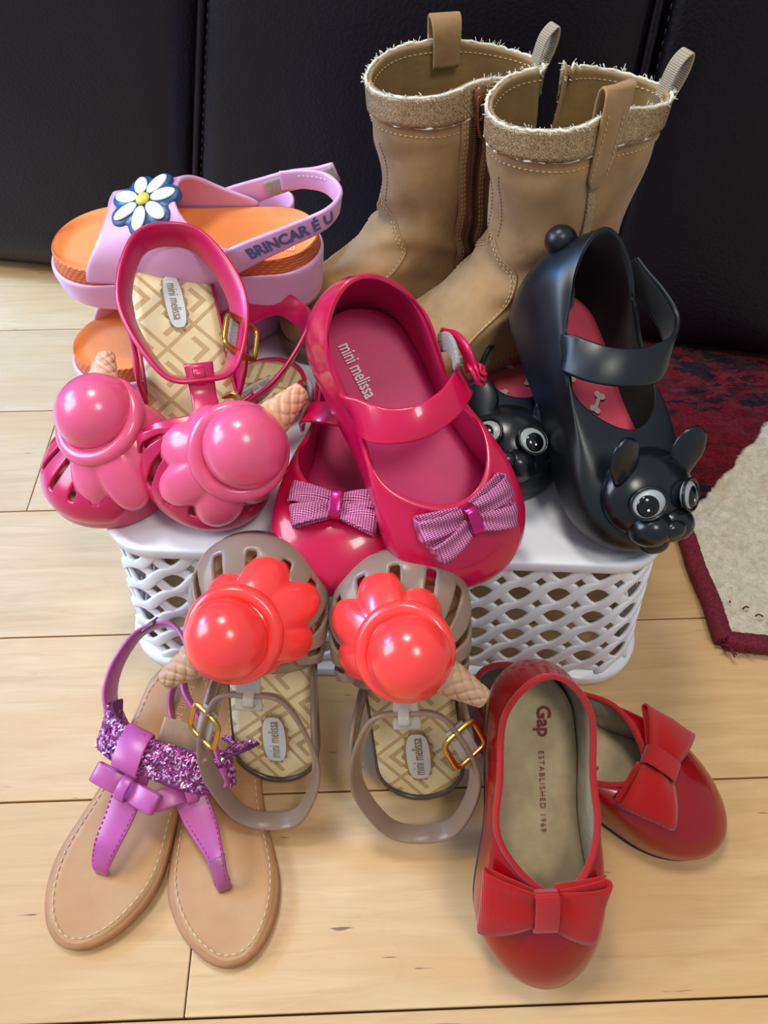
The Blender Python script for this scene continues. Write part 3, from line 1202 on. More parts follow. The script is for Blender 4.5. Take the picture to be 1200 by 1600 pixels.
def make_jelly(label, loc, ypr, scale, cone_side, pink, hoop, buckle_side, mirror=1, group=None):
    global MIR
    MIR = mirror
    t = thing('jelly_sandal', label, 'sandal', loc, ypr, scale, group)
    M_body = M_raspberry if pink else M_smoky
    M_sole = M_raspberry if pink else M_smokysole
    M_top = M_bubble if pink else M_coral
    n = 96
    W = np.array([.0235, .0240, .0245, .0320, .0325]) * (1 if pink else 1.10)
    cx = [0, 0, .001, .002, -.002]
    L = .168
    pc = (.024, .033)
    rings = [ring(n, .002, L - .002, W * .92, .0, cx, pc), ring(n, 0, L, W * .99, .0015, cx, pc), ring(n, -.0005, L + .0005, W * 1.02, [.013, .010, .009, .009, .009], cx, pc),
             ring(n, .0005, L - .0005, W * 1.01, [.0146, .0116, .0106, .0106, .0106], cx, pc), ring(n, .002, L - .002, W * .95, [.0142, .0112, .0102, .0102, .0102], cx, pc),
             ring(n, .0025, L - .0025, W * .93, [.0125, .0095, .0085, .0085, .0085], cx, pc)]
    Geo().loft(catmull(np.array(rings), 2), True, False).build('sole', M_sole, t)
    zi = lambda x, y: .0090 + .0036 * hermite([0, .05, .1, .17], [1, .8, .1, 0], y) + .0010 * min(1.2, (x / .022) ** 2)
    ins = Geo().grid(sheet(.0022, L - .002, W * .945, zi, cx, pc)).build('insole', M_waffle, t, solid=.0018)
    # oval badge with the maker's name
    by = .033
    lift = .0013
    sc = Geo()
    bw_ = 1. if pink else 1.35
    pts = [(bw_ * (.0066 + .0007 * math.cos(16 * a)) * math.cos(a), (.0185 + .0007 * math.cos(16 * a)) * math.sin(a)) for a in np.linspace(0, 2 * math.pi, 96, endpoint=False)]
    def disc(pp, z):
        V = [(x, by + y, zi(x, by + y) + z) for x, y in pp] + [(0, by, zi(0, by) + z)]
        m_ = len(pp)
        return Geo().add(V, [(i, (i + 1) % m_, m_) for i in range(m_)])
    disc(pts, lift).build('badge_edge', M_badge_tan, ins, smooth=False)
    pts2 = [(bw_ * .0052 * math.copysign(abs(math.cos(a)) ** .6, math.cos(a)), .0165 * math.copysign(abs(math.sin(a)) ** .8, math.sin(a))) for a in np.linspace(0, 2 * math.pi, 60, endpoint=False)]
    disc(pts2, lift + .0003).build('badge', M_badge, ins, smooth=False)
    if pink:
        lettering('mini melissa', .0080, M_badge_ink, ins, lambda a, b: (-b, by + a, zi(-b, by + a) + lift + .0006), sx=.60)
    else:
        lettering('mini melissa', .0094, M_badge_ink, ins, lambda a, b: (-b, by + a, zi(-b, by + a) + lift + .0006), sx=.60)
    yc = .112 if pink else .100
    # toe cage: shell over the toes with slots between the bars
    def front(r, yc, m=97):
        idx = [i for i in range(n) if r[i, 1] > yc]
        return resample(r[idx], m)
    cage = [front(ring(n, 0, L, W * 1.0, .004, cx, pc), yc), front(ring(n, -.001, L + .002, W * 1.05, .013, cx, pc), yc + .001),
            front(ring(n, 0, L - .003, W * 1.07, .024, cx, pc), yc + .003), front(ring(n, 0, L - .016, W * 1.03, .034, cx, pc), yc + .005),
            front(ring(n, 0, L - .028, W * .92, .041, cx, pc), yc + .006), front(ring(n, 0, L - .039, W * .78, .0445, cx, pc), yc + .0075)]
    Pc = catmull(np.array(cage), 5)
    slots = [7, 17, 27, 37, 48, 59, 69, 79, 89]
    nl = Pc.shape[0]

    def skip(i, j):
        for c_ in slots:
            if c_ - 2 <= j < c_ + 1 and 9 <= i < nl - 5:
                return True
        return False
    Geo().grid(Pc, skip=skip).build('toe_cage', M_body, t, solid=.0026, offset=-1, subsurf=1)
    # edging bar across the instep
    bar = band_pts([(.0300, yc + .006, .010), (.0320, yc + .0065, .023), (.024, yc + .008, .038), (.0, yc + .009, .0440), (-.024, yc + .008, .038), (-.0320, yc + .0065, .023), (-.0300, yc + .006, .010)], 6)
    Geo().sweep(bar, np.array([0, 1, 0.]), .011, .0028).build('instep_bar', M_body, t)
    # ankle hoop, side straps and the T strap
    yb, zb, yf, zf, wx = hoop
    hp = band_pts([(.0, yf, zf), (.6 * wx, yf - .006, zf - .001), (wx, (yf + yb) * .5, (zf + zb) * .5), (.62 * wx, yb + .009, zb + .001), (0, yb, zb), (-.62 * wx, yb + .009, zb + .001), (-wx, (yf + yb) * .5, (zf + zb) * .5), (-.6 * wx, yf - .006, zf - .001)], 9)
    hp = catmull(np.array([(.0, yf, zf), (.6 * wx, yf - .006, zf - .001), (wx, (yf + yb) * .5, (zf + zb) * .5), (.62 * wx, yb + .009, zb + .001), (0, yb, zb), (-.62 * wx, yb + .009, zb + .001), (-wx, (yf + yb) * .5, (zf + zb) * .5), (-.6 * wx, yf - .006, zf - .001)]), 9, closed=True)
    rad_ = hp - hp.mean(0)
    rad_[:, 2] = 0
    rad_ /= np.linalg.norm(rad_, axis=1)[:, None]
    hs = np.array([0, .12, 1.]) + rad_ * (.55 if pink else .5)
    hoopo = Geo().sweep(hp, hs, .0150 if pink else .0112, .0026, closed=True).build('ankle_strap', M_body, t)
    ym = (yf + yb) * .5
    for s in (1, -1):
        ps = band_pts([(s * .0255, .086, .006), (s * .0285, .080, .020), (s * (wx * .97), ym + .024, (zf + zb) * .5 - .006), (s * wx * 1.005, ym + .008, (zf + zb) * .5)], 8)
        Geo().sweep(ps, np.array([0, .9, .45]), np.linspace(.016, .010, len(ps)), .0026).build('side_strap', M_body, t)
    ts = band_pts([(0, yc + .022, .0430), (0, yc + .010, .0455), (0, yf + .010, zf - .001), (0, yf + .003, zf + .001), (0, yf - .0065, zf + .0040)], 6)
    tw = hermite([0, .3, .7, 1], [.026, .0150, .0135, .0150], np.linspace(0, 1, len(ts)))
    Geo().sweep(ts, np.array([1., 0, 0]), tw, .0026).build('t_strap', M_body if pink else M_clear, t)
    kp = [(0, yf + .0045 * math.cos(a), zf + .0075 * math.sin(a)) for a in np.linspace(0, 2 * math.pi, 20, endpoint=False)]
    Geo().sweep(np.array(kp) + np.array([.001, 0, 0]), np.array([1., 0, 0]), .006, .0016, closed=True).build('strap_keeper', M_body if pink else M_clear, t)
    # buckle
    q = buckle_side
    bc = np.array([q * wx * .90, yf - .022, zf - .0015])
    Bb = basis((-q * .45, .9, 0) if True else 0, (q * .8, .35, .45))
    ib = int(np.argmin(((hp - bc) ** 2).sum(1)))
    bc = hp[ib].copy()
    tg_ = hp[(ib + 1) % len(hp)] - hp[ib - 1]
    tg_ /= np.linalg.norm(tg_)
    sd_ = hs[ib] - hs[ib] @ tg_ * tg_
    sd_ /= np.linalg.norm(sd_)
    nn_ = np.cross(tg_, sd_)
    nn_ = np.array([q * .45, .35, .85])
    nn_ -= nn_ @ tg_ * tg_
    nn_ /= np.linalg.norm(nn_)
    sd_ = np.cross(nn_, tg_)
    Bb = np.stack([tg_, sd_, nn_], 1)
    # frame in the plane of the strap: a along the strap, c across it
    al, ac = Bb[:, 0], Bb[:, 1]
    fr = []
    for a in np.linspace(0, 2 * math.pi, 40, endpoint=False):
        ca, sa = math.cos(a), math.sin(a)
        fr.append(bc + al * .0098 * math.copysign(abs(ca) ** .35, ca) + ac * .0104 * math.copysign(abs(sa) ** .35, sa) + Bb[:, 2] * .0022)
    bk = Geo().sweep(np.array(fr), Bb[:, 2], .0026, .0034, closed=True).build('buckle', M_gold, t)
    Geo().tube([bc + al * .0085 + Bb[:, 2] * .0026, bc + Bb[:, 2] * .0038, bc - al * .0085 + Bb[:, 2] * .0030], .0009, 6).build('buckle_prong', M_gold, bk)
    if not pink:
        Geo().sweep(np.array([bc - al * .016, bc - al * .006 + Bb[:, 2] * .001, bc + al * .006 + Bb[:, 2] * .001, bc + al * .012]), ac, .0115, .0022).build('strap_end', M_clear, hoopo)
        Bp = np.stack([ac, al, Bb[:, 2]], 1)
        lettering('MELISSA', .0032, M_badge_ink, bk, lambda a, b: tuple((bc + ac * a * mirror + al * (.0085 + b) + Bb[:, 2] * .0040) * np.array([mirror, 1, 1])), sx=.9)
    else:
        Geo().sweep(np.array([bc - al * .012, bc - al * .004, bc + al * .004, bc + al * .010]) - Bb[:, 2] * .0008, ac, .0125, .0024).build('fastening_pad', M_velcro, hoopo)
    # ornament
    e = np.array([-cone_side * .80, .60, 0])              # from the cone towards the drips
    e /= np.linalg.norm(e)
    nrm = np.array([0, .36, .93])
    B = basis(e - e @ nrm * nrm, nrm)
    c0 = np.array([cone_side * ((.009 if mirror > 0 else -.006) if pink else .002), .142 if (pink and mirror > 0) else .136 if not pink else .130, .0515 if pink else .0540])
    at_ = lambda a, b, c_: c0 + B @ np.array([a, b, c_])
    def pillow(outline_, z0, thick, drop=0., lev=14):
        rows = []
        rad0 = np.linalg.norm(outline_, axis=1).min()
        for k in range(lev + 1):
            q_ = k / lev * math.pi / 2
            rho = max(.02, math.cos(q_) ** .5)
            zz = z0 + thick * math.sin(q_) ** .8
            row = []
            for x, y in outline_:
                rr = math.hypot(x, y)
                r2 = rho * (rad0 + (rr - rad0) * rho ** 3.2)
                row.append(at_(x / rr * r2, y / rr * r2, zz - drop * r2 * r2))
            rows.append(row)
        under = [at_(x * .9, y * .9, z0 - .004 - drop * (x * x + y * y) * .81) for x, y in outline_]
        return Geo().loft([under] + rows)
    lobes = [(-80, .0180, .0120), (-32, .0275, .0125), (10, .0305, .0112), (50, .0250, .0118), (92, .0165, .0120)]
    ol = []
    for a in np.linspace(0, 2 * math.pi, 144, endpoint=False):
        vals = [.0232]
        for la, ld, lr in lobes:
            la = math.radians(la) * cone_side
            d_ = a - la
            dq = lr * lr - (ld * math.sin(d_)) ** 2
            if dq > 0 and math.cos(d_) > 0:
                vals.append(ld * math.cos(d_) + math.sqrt(dq))
        R_ = float(np.sum(np.array(vals) ** 14) ** (1 / 14))
        ol.append((R_ * math.cos(a), R_ * math.sin(a)))
    pillow(np.array(ol), -.0120, .0172, 8.).build('ice_cream_drip', M_top, t)
    el = [(.0010 + .0205 * math.cos(a), .0210 * math.sin(a)) for a in np.linspace(0, 2 * math.pi, 72, endpoint=False)]
    Geo().tube(np.array([at_(x - .0020, y, .0012 - .0030 * (x / .022)) for x, y in el]), .0046, 14, closed=True).build('ice_cream_ridge', M_top, t)
    Geo().ball(at_(-.0045, 0, .0045), (.0208, .0212, .0190), 44, 24, B).build('ice_cream_scoop', M_top, t)
    # waffle cone with grooved relief
    cr = []
    for i in range(41):
        a = i / 40
        rad = .0112 * (1 - a) + .0048 * a
        if a < .22:
            rad += .0008
        if a > .93:
            rad *= math.sqrt(max(.02, 1 - ((a - .93) / .07) ** 2))
        row = []
        for j in range(48):
            ph = 2 * math.pi * j / 48
            rel = 0
            if .26 < a < .93:
                f1 = abs(math.sin(3 * ph + a * 13))
                f2 = abs(math.sin(3 * ph - a * 13))
                rel = -.0012 * (math.exp(-(f1 / .28) ** 2) + math.exp(-(f2 / .28) ** 2))
            rr = rad + rel
            row.append(at_(-.0175 - .031 * a, rr * math.cos(ph), .001 - .004 * a + rr * math.sin(ph) * .85))
        cr.append(row)
    cn = Geo().loft(cr).build('waffle_cone', M_cone if pink else M_conetan, t)

    def on_collar(a, b):
        ph = math.pi * .5 - a / .0135 * (1 if True else -1)
        rr = .0122
        p = at_(-.0225 - b, rr * math.cos(ph), .0005 + rr * math.sin(ph) * .85)
        p = np.array(p)
        return tuple(p * np.array([mirror, 1, 1]))
    lettering('melissa', .0058, M_badge_ink if not pink else M_conetan, cn, on_collar, sx=.9)
    MIR = 1.
    return t


make_jelly('raspberry ice cream jelly sandal on top, heel and strap raised, badge showing', (-.1500, .4580, .2170), (196, -25, -10), 1.14, -1, True, (.006, .038, .097, .046, .0295), -1, 1, 'pair of raspberry ice cream sandals')
make_jelly('raspberry ice cream jelly sandal underneath, toe overhanging the basket corner', (-.0620, .4310, .1355), (131, 0, 0), 1.14, -1, True, (-.004, .052, .088, .026, .0300), 1, -1, 'pair of raspberry ice cream sandals')
make_jelly('smoky coral ice cream jelly sandal leaning on the basket beside the purple sandals', (-.0684, .1926, .0040), (2.8, 63, -8), 1.06, -1, False, (-.006, .040, .094, .050, .032), -1, 1, 'pair of coral ice cream sandals')
make_jelly('smoky coral ice cream jelly sandal leaning on the basket beside the red flats', (.0264, .1810, .0040), (12.5, 62, -15), 1.07, -1, False, (-.003, .038, .094, .050, .033), -1, -1, 'pair of coral ice cream sandals')
# ------------------------------------------------------------------ lilac slingback slides
M_lilac = simple('lilac_rubber', (230, 176, 216), .30, coat=.3, coatr=.2)
M_orange = simple('orange_foam', (246, 148, 78), .6, bumpscale=260, bumpstr=.15, bumpd=.001)


def mat_orange_side():
    t = NT('orange_foam_weave')
    w = t.math('MULTIPLY', t.wave(120, direction='DIAGONAL'), t.wave(150, direction='Z'))
    t.base(t.ramp(w, .1, .9, lin((214, 112, 52)), lin((244, 148, 84))))
    t.set(rough=.6)
    t.bump(w, .5, .0012)
    return t.m


M_orange_side = mat_orange_side()
M_navy = simple('slate_blue_rubber', (46, 82, 124), .35)
M_petal = simple('white_rubber', (226, 238, 232), .35)
M_yellow = simple('yellow_rubber', (238, 200, 60), .4)
M_blueprint = simple('slate_blue_print', (92, 104, 152), .5)
M_paleprint = simple('pale_orange_print', (252, 214, 176), .5)


def make_slide(label, loc, ypr, scale, mirror=1, group=None):
    global MIR
    MIR = mirror
    t = thing('slingback_slide', label, 'sandal', loc, ypr, scale, group)
    n = 96
    W = np.array([.0285, .0300, .0310, .0355, .0345])
    cx = [0, 0, .001, .001, -.003]
    L = .178
    pc = (.029, .035)
    lv = [(.93, .0, .002), (.99, .0, .0005), (1.0, .003, 0), (1.03, .020, -.001), (1.035, .0235, -.001), (1.02, .0252, 0), (.98, .0248, .0012), (.955, .022, .002)]
    R = [ring(n, d, L - d, W * k, [z + .009, z + .005, z, z - .0035, z - .005] if z > .01 else [z, z, z, z + .001, z + .007], cx, pc) for k, z, d in lv]
    Geo().loft(catmull(np.array(R), 2), True, False).build('platform_sole', M_lilac, t)
    lv = [(.955, .020, .002), (.965, .023, .0015), (.958, .032, .0018), (.950, .0345, .0022), (.940, .0352, .0028)]
    R = [ring(n, d, L - d, W * k, [z + .009, z + .005, z, z - .0035, z - .005], cx, pc) for k, z, d in lv]
    Geo().loft(catmull(np.array(R), 2), False, False).build('footbed_edge', M_orange_side, t)
    zc_ = lambda y: .0352 + float(hermite([0, .0445, .089, .1335, .178], [.009, .005, 0, -.0035, -.005], y))
    Pf = sheet(.0028, L - .0028, W * .940, lambda x, y: 0, cx, pc, 60, 25)
    for i in range(Pf.shape[0]):
        for j in range(Pf.shape[1]):
            v = abs(-1 + 2 * j / (Pf.shape[1] - 1))
            y = Pf[i, j, 1]
            ve = max(v, 1 - min(y, L - y) / .030)
            q_ = np.clip((ve - .62) / .38, 0, 1)
            Pf[i, j, 2] = zc_(y) - .0042 * (1 - q_ * q_ * (3 - 2 * q_))
    zi = lambda x, y: zc_(y) - .0042
    fb = Geo().grid(Pf).build('footbed', M_orange, t)
    lettering('mini melissa', .0110, M_paleprint, fb, lambda a, b: (-.013 - b, .033 + a, zi(0, .033 + a) + .0012), sx=.60)
    # wide moulded vamp band
    nv, ns = 41, 19
    P = np.zeros((nv, ns, 3))
    for j in range(ns):
        s = j / (ns - 1)
        for i in range(nv):
            v = -1 + 2 * i / (nv - 1)
            ang = v * math.pi / 2
            mid = math.cos(ang)
            yf = .150 - .014 * mid
            yb = .060 + .030 * mid ** 1.5
            zq = .021 + (.046 + .018 * s - .021 + .006) * mid ** .62
            yb -= .022 * math.exp(-((zq - .0415) / .0085) ** 2)
            yb += .012 * math.exp(-((zq - .020) / .008) ** 2)
            y = yf + (yb - yf) * s
            hw = float(np.interp(y, [.05, .1, .14], [.0322, .0365, .0362]))
            h = .046 + .018 * s
            zz = .021 + (h - .021 + .006) * mid ** .62
            xx = hw * .985 * math.copysign(abs(math.sin(ang)) ** .72, math.sin(ang)) + .001
            P[i, j] = (xx, y, zz)
    Geo().grid(P).build('vamp_band', M_lilac, t, solid=.003, offset=-1, subsurf=1)
    # sling straps
    sp = band_pts([(-.0330, .068, .0405), (-.0345, .056, .0435), (-.0345, .040, .0530), (-.0315, .018, .0630), (-.0225, -.004, .0700), (-.008, -.0115, .0730), (.006, -.004, .0740), (.011, .010, .0735), (.0105, .026, .0720)], 9)
    wv = hermite([0, .15, .35, 1], [.016, .0175, .0155, .0125], np.linspace(0, 1, len(sp)))
    st = Geo().sweep(sp, np.array([0, -.12, 1.]), wv, .0030).build('heel_strap', M_lilac, t)
    sd = np.linspace(0, 1, len(sp))
    dist = np.r_[0, np.cumsum(np.linalg.norm(np.diff(sp, axis=0), axis=1))]

    def on_strap(a, b, y0):
        d = y0 + a
        p = np.array([np.interp(d, dist, sp[:, k]) for k in range(3)])
        q = np.array([np.interp(d + .001, dist, sp[:, k]) for k in range(3)])
        tg = (q - p) / np.linalg.norm(q - p)
        out = np.cross(tg, (0, 0, 1.))
        out /= np.linalg.norm(out)
        if out @ (p - np.array([0, .06, p[2]])) < 0:
            out = -out
        side = np.cross(out, tg)
        side = side if side[2] > 0 else -side
        p = p + out * .0019 + side * b
        return (p[0] * mirror, p[1], p[2])
    lettering('BRINCAR É U', .0105, M_blueprint, st, lambda a, b: on_strap(a, b, .056), sx=.92, bold=.0004)
    sp2 = band_pts([(.0330, .068, .0405), (.0345, .056, .0435), (.0350, .042, .049), (.0335, .022, .0575), (.0305, .004, .063), (.0275, -.008, .069)], 9)
    wv2 = hermite([0, .2, .45, 1], [.016, .0175, .0150, .0130], np.linspace(0, 1, len(sp2)))
    st2 = Geo().sweep(sp2, np.array([0, -.12, 1.]), wv2, .0030).build('heel_strap', M_lilac, t)
    Geo().sweep(sp2[-26:] + np.array([-.0024, 0, 0]), np.array([0, -.12, 1.]), .0105, .0022).build('fastening_pad', M_velcro, st2)
    hd = sp[-18:-6] + np.array([-.0, 0, 0])
    stitches(hd + np.array([-.0022, 0, .0035]), M_whiteprint, st, .0016, .0012, .0003)
    # daisy with blue backing
    c0 = np.array([-.0050, .1090, .0632])
    B = basis((1, .1, .20), (-.26, .30, .90))
    pet = [(k * 2 * math.pi / 7 + .2) for k in range(7)]

    def outline(r0, rl, rad, nseg=160):
        out = []
        for a in np.linspace(0, 2 * math.pi, nseg, endpoint=False):
            best = rad
            for p_ in pet:
                d_ = a - p_
                k_ = r0 * math.cos(d_)
                disc_ = rl * rl - (r0 * math.sin(d_)) ** 2
                if disc_ > 0 and k_ > 0:
                    best = max(best, k_ + math.sqrt(disc_))
            out.append((best * math.cos(a), best * math.sin(a)))
        return np.array(out)
    ol = outline(.0170, .0072, .0190)
    def bend(p):
        return -7.0 * p[0] ** 2
    rr = []
    for k, z in ((.97, -.004), (1., -.003), (1., .0005), (.965, .0018), (.5, .0018), (.02, .0018)):
        rr.append([at for at in (c0 + B @ np.array([x * k, y * k, z + bend((x * k, y * k))]) for x, y in ol)])
    bk = Geo().loft(rr).build('flower_backing', M_navy, t)
    for p_ in pet:
        d_ = np.array([math.cos(p_), math.sin(p_), 0])
        e_ = np.array([-math.sin(p_), math.cos(p_), 0])
        cc = d_ * .0125
        cc = np.array([cc[0], cc[1], .0022 + bend(cc)])
        ax = np.array([d_[0], d_[1], -14 * cc[0] * d_[0]])
        Bp = basis(B @ ax, B[:, 2])
        Geo().ball(c0 + B @ cc, (.0086, .0046, .0014), 20, 10, Bp, fn=lambda d: 1 + .12 * d[0]).build('petal', M_petal, bk)
    Geo().ball(c0 + B @ np.array([0, 0, .0026]), (.0046, .0046, .0022), 20, 10, B).build('flower_centre', M_yellow, bk)
    MIR = 1.
    return t


make_slide('lilac slingback slide with orange footbed on top of the stack, lettered strap showing', (-.0440, .4730, .1900), (90, 3, -5), 1.03, 1, 'pair of lilac daisy slides')
make_slide('lilac slingback slide underneath, its orange toe peeping out over the floor', (-.0760, .5370, .1355), (131, 0, 0), 1.03, -1, 'pair of lilac daisy slides')

# ------------------------------------------------------------------ purple thong sandals
def mat_tan():
    t = NT('tan_leather_insole')
    f = t.noise(22, 4, .6)
    g_ = t.noise(7, 2)
    c = t.ramp(f, .3, .75, lin((178, 130, 84)), lin((202, 154, 104)))
    t.base(t.mix(t.math('MULTIPLY', t.ramp(g_, .5, .75), .4), c, lin((150, 104, 66))))
    t.set(rough=.5, spec=.35)
    t.bump(t.noise(400, 3), .1, .0005)
    return t.m


M_tan = mat_tan()
M_tanedge = simple('tan_edge', (176, 124, 80), .6, var=.15, vscale=80)
M_orchid = simple('orchid_leather', (186, 82, 148), .34, var=.14, vscale=60, coat=.25, coatr=.3)
M_orchid_thread = simple('orchid_thread', (120, 34, 108), .7)
M_cream_thread = simple('cream_thread', (222, 208, 176), .8)
M_bead = simple('purple_glass_bead', (160, 74, 138), .18, metal=.55)
M_bead2 = simple('pale_glass_bead', (226, 186, 220), .12, metal=.5)
M_beadbase = simple('dark_plum_band', (104, 40, 92), .5)
M_lining_worn = simple('worn_beige_lining', (172, 140, 112), .7, var=.3, vscale=45)
M_softprint = simple('pale_insole_print', (226, 190, 150), .6)


def bead_band(path, side, w, parent, count, seed):
    r = np.random.default_rng(seed)
    path = np.asarray(path)
    tan = np.gradient(path, axis=0)
    tan /= np.linalg.norm(tan, axis=1)[:, None]
    sd = np.asarray(side, float)
    sd = sd - (sd * tan).sum(1)[:, None] * tan
    sd /= np.linalg.norm(sd, axis=1)[:, None]
    nor = np.cross(tan, sd)
    if nor[len(nor) // 2] @ np.array([0, .3, 1.]) < 0:
        nor = -nor
    for mat, cnt in ((M_bead, int(count * .7)), (M_bead2, int(count * .3))):
        g = Geo()
        for _ in range(cnt):
            i = r.uniform(0, len(path) - 1.001)
            k, f = int(i), i - int(i)
            p = path[k] * (1 - f) + path[k + 1] * f
            v = r.uniform(-.48, .48) * w
            a = r.uniform(0, math.pi)
            d = tan[k] * math.cos(a) + sd[k] * math.sin(a) + nor[k] * r.uniform(-.3, .3)
            p = p + sd[k] * v + nor[k] * (.0016 + r.uniform(0, .0007))
            ln = r.uniform(.0009, .0016)
            g.tube([p - d * ln, p + d * ln], .0007, 6)
        g.build('bead', mat, parent, smooth=False, kind='stuff')


def make_thong(label, loc, ypr, scale, mirror=1, group=None, left=True):
    global MIR
    MIR = mirror
    t = thing('thong_sandal', label, 'sandal', loc, ypr, scale, group)
    n = 96
    W = np.array([.0245, .0240, .0262, .0328, .0318])
    cx = [0, .001, .002, .001, -.003]
    L = .178
    pc = (.026, .050)
    R = [ring(n, .0012, L - .0012, W * .97, .0, cx, pc), ring(n, 0, L, W, .001, cx, pc), ring(n, 0, L, W, .0065, cx, pc), ring(n, .0008, L - .0008, W * .98, .0080, cx, pc),
         ring(n, .003, L - .003, W * .92, .0084, cx, pc)]
    Geo().loft(R, True, False).build('sole', M_tanedge, t)
    zi = lambda x, y: .0086 - .0006 * max(0, 1 - (x / .02) ** 2)
    ins = Geo().grid(sheet(.0025, L - .0025, W * .935, zi, cx, pc)).build('insole', M_tan, t, solid=.001)
    st = resample(ring(240, .0055, L - .0055, W * .86, .0090, cx, pc), 300, True)
    stitches(st, M_cream_thread, ins, .0030, .0014, .00035, closed=True)
    lettering('EDDIE MARC', .0072, M_softprint, ins, lambda a, b: (-.006 - b, .036 + a, zi(0, .036 + a) + .0006), sx=.9)
    # thong: post between the toes, strap rising to the bow; the strap flops towards the inner side
    fl = .004 if left else .017
    sp = band_pts([(.0, .1375, .009), (.0005, .1345, .0175), (.001 + fl * .1, .124, .0240), (.001 + fl * .45, .108, .0270), (fl * .8, .096, .0300), (fl, .084, .0350), (fl, .074, .0420)], 8)
    wv = hermite([0, .12, .35, .7, 1], [.0082, .0100, .0160, .0195, .0195], np.linspace(0, 1, len(sp)))
    if not left:
        wv = hermite([0, .12, .3, .5, 1], [.0066, .0074, .0090, .0165, .0195], np.linspace(0, 1, len(sp)))
    s_ = Geo().sweep(sp, np.array([1., .25 if not left else 0, 0]), wv, .0026).build('thong_strap', M_orchid, t)
    for e in (1, -1):
        stitches(sp[6:40] + np.stack([e * (wv[6:40] / 2 - .0013), np.zeros(34), np.full(34, .0016)], 1), M_orchid_thread, s_, .0018, .0012, .00028)
    if not left:
        Geo().sweep(sp[:17], np.array([1., .25, 0]), wv[:17] + .0018, .0042).build('clear_sleeve', simple('clear_plastic_sleeve', (255, 240, 246), .12, trans=.95, ior=1.25), s_)
    # bow: doubled flat loops
    B = basis((1, .22, 0), (0, .30, .95))
    bc = np.array([fl * .9, .0935 if left else .086, .0345])
    for s in (1, -1):
        lp = [(s * .0015, 0, .0), (s * .010, 0, .0042), (s * .0205, 0, .0046), (s * .0215, 0, .0022), (s * .0205, 0, .0002), (s * .010, 0, -.0005), (s * .0015, 0, -.0005)]
        Geo().sweep(xform(catmull(np.array(lp), 5), B, bc), B[:, 1], .0120, .0018).build('bow_loop', M_orchid, t)
    kl = [(0, .0072 * math.cos(a), .0022 + .0048 * math.sin(a)) for a in np.linspace(0, 2 * math.pi, 20, endpoint=False)]
    Geo().sweep(xform(kl, B, bc), B[:, 0], .0068, .0016, closed=True).build('bow_knot', M_orchid, t)
    # beaded band with worn lining, held by a loop
    if left:
        ctl = [(-.0265, .050, .018), (-.0275, .058, .030), (-.0185, .068, .0400), (.0, .0745, .0450), (.018, .0765, .0440), (.036, .0770, .0385), (.050, .0730, .0300), (.0545, .0640, .0215)]
        ends = ((-.0275, .054, .022), (.052, .066, .022))
    else:
        ctl = [(.0250, .040, .014), (.0265, .048, .022), (.0215, .058, .0300), (.004, .0640, .0340), (-.0135, .060, .0320), (-.0255, .050, .024), (-.0270, .040, .014)]
        ends = ((-.0265, .046, .018), (.0260, .046, .018))
    bp = band_pts(ctl, 9)
    sdv = np.repeat(np.array([[0, .80, .60]]), len(bp), 0) if not left else np.repeat(np.array([[.10, .86, -.10]]), len(bp), 0)
    bb = Geo().sweep(bp, sdv, .0215, .0022).build('beaded_band', M_beadbase, t)
    bead_band(bp, sdv, .0205, bb, 1500, 5 + int(left))
    if left:
        # the worn inside of the band shows where its far end stands up
        wl = band_pts([(.012, .058, .044), (.024, .0575, .0405), (.038, .058, .0345), (.049, .0600, .0270)], 7)
        Geo().sweep(wl, np.array([.05, .75, -.55]), .0150, .0016).build('band_lining', M_lining_worn, bb)
        c_ = np.array([0.002, .0745, .0452])
    else:
        c_ = np.array([fl * .6, .0635, .0345])
    lp = [c_ + np.array([0, .0132 * math.cos(a) * (.95 if left else .8), (.0 if left else .0080) * math.cos(a) + .0052 * math.sin(a)]) for a in np.linspace(0, 2 * math.pi, 28, endpoint=False)]
    Geo().sweep(np.array(lp), np.array([1., .2, 0]), .0175, .0018, closed=True).build('band_loop', M_orchid, t)
    # side anchors to the sole and the ankle strap
    (xa, ya, za), (xb, yb_, zb_) = ends
    for s, (xe, ye, ze) in ((-1 if left else -1, ends[0]), (1, ends[1])):
        ps = band_pts([(s * .0245, .058, .006), (s * .0275, .054, .012), ((xe + s * .0275) / 2, (ye + .052) / 2, ze * .8), (xe, ye, ze)], 6)
        Geo().sweep(ps, np.array([0, 1, .2]), .013, .0024).build('side_strap', M_orchid, t)
    if left:
        hp = band_pts([(xa, ya, za + .004), (-.0340, .040, .033), (-.0335, .022, .040), (-.0260, .002, .044), (-.008, -.006, .046), (.008, .006, .046), (.012, .022, .0455), (.018, .034, .044), (.030, .044, .040), (.042, .054, .034), (.050, .064, .027)], 8)
    else:
        hp = band_pts([(xa, ya, za + .004), (-.0310, .030, .024), (-.0300, .014, .028), (-.0205, -.002, .030), (.0, -.008, .031), (.0205, -.002, .030), (.0300, .016, .028), (.0310, .030, .024), (xb, yb_, zb_ + .004)], 8)
    wv = hermite([0, .15, .5, .85, 1], [.025, .018, .0095, .014, .019], np.linspace(0, 1, len(hp)))
    an = Geo().sweep(hp, np.array([0, .25, 1.]), wv, .0022).build('ankle_strap', M_orchid, t)
    q = -1
    bc = np.array([q * .0215, -.001, .0450 if left else .030])
    Bb = basis((-.6 * q, -.8, .1), (.75 * q, -.35, .6))
    fr = []
    for a in np.linspace(0, 2 * math.pi, 36, endpoint=False):
        ca, sa = math.cos(a), math.sin(a)
        fr.append(bc + Bb @ np.array([.0052 * math.copysign(abs(ca) ** .4, ca), .0066 * math.copysign(abs(sa) ** .4, sa), .0018]))
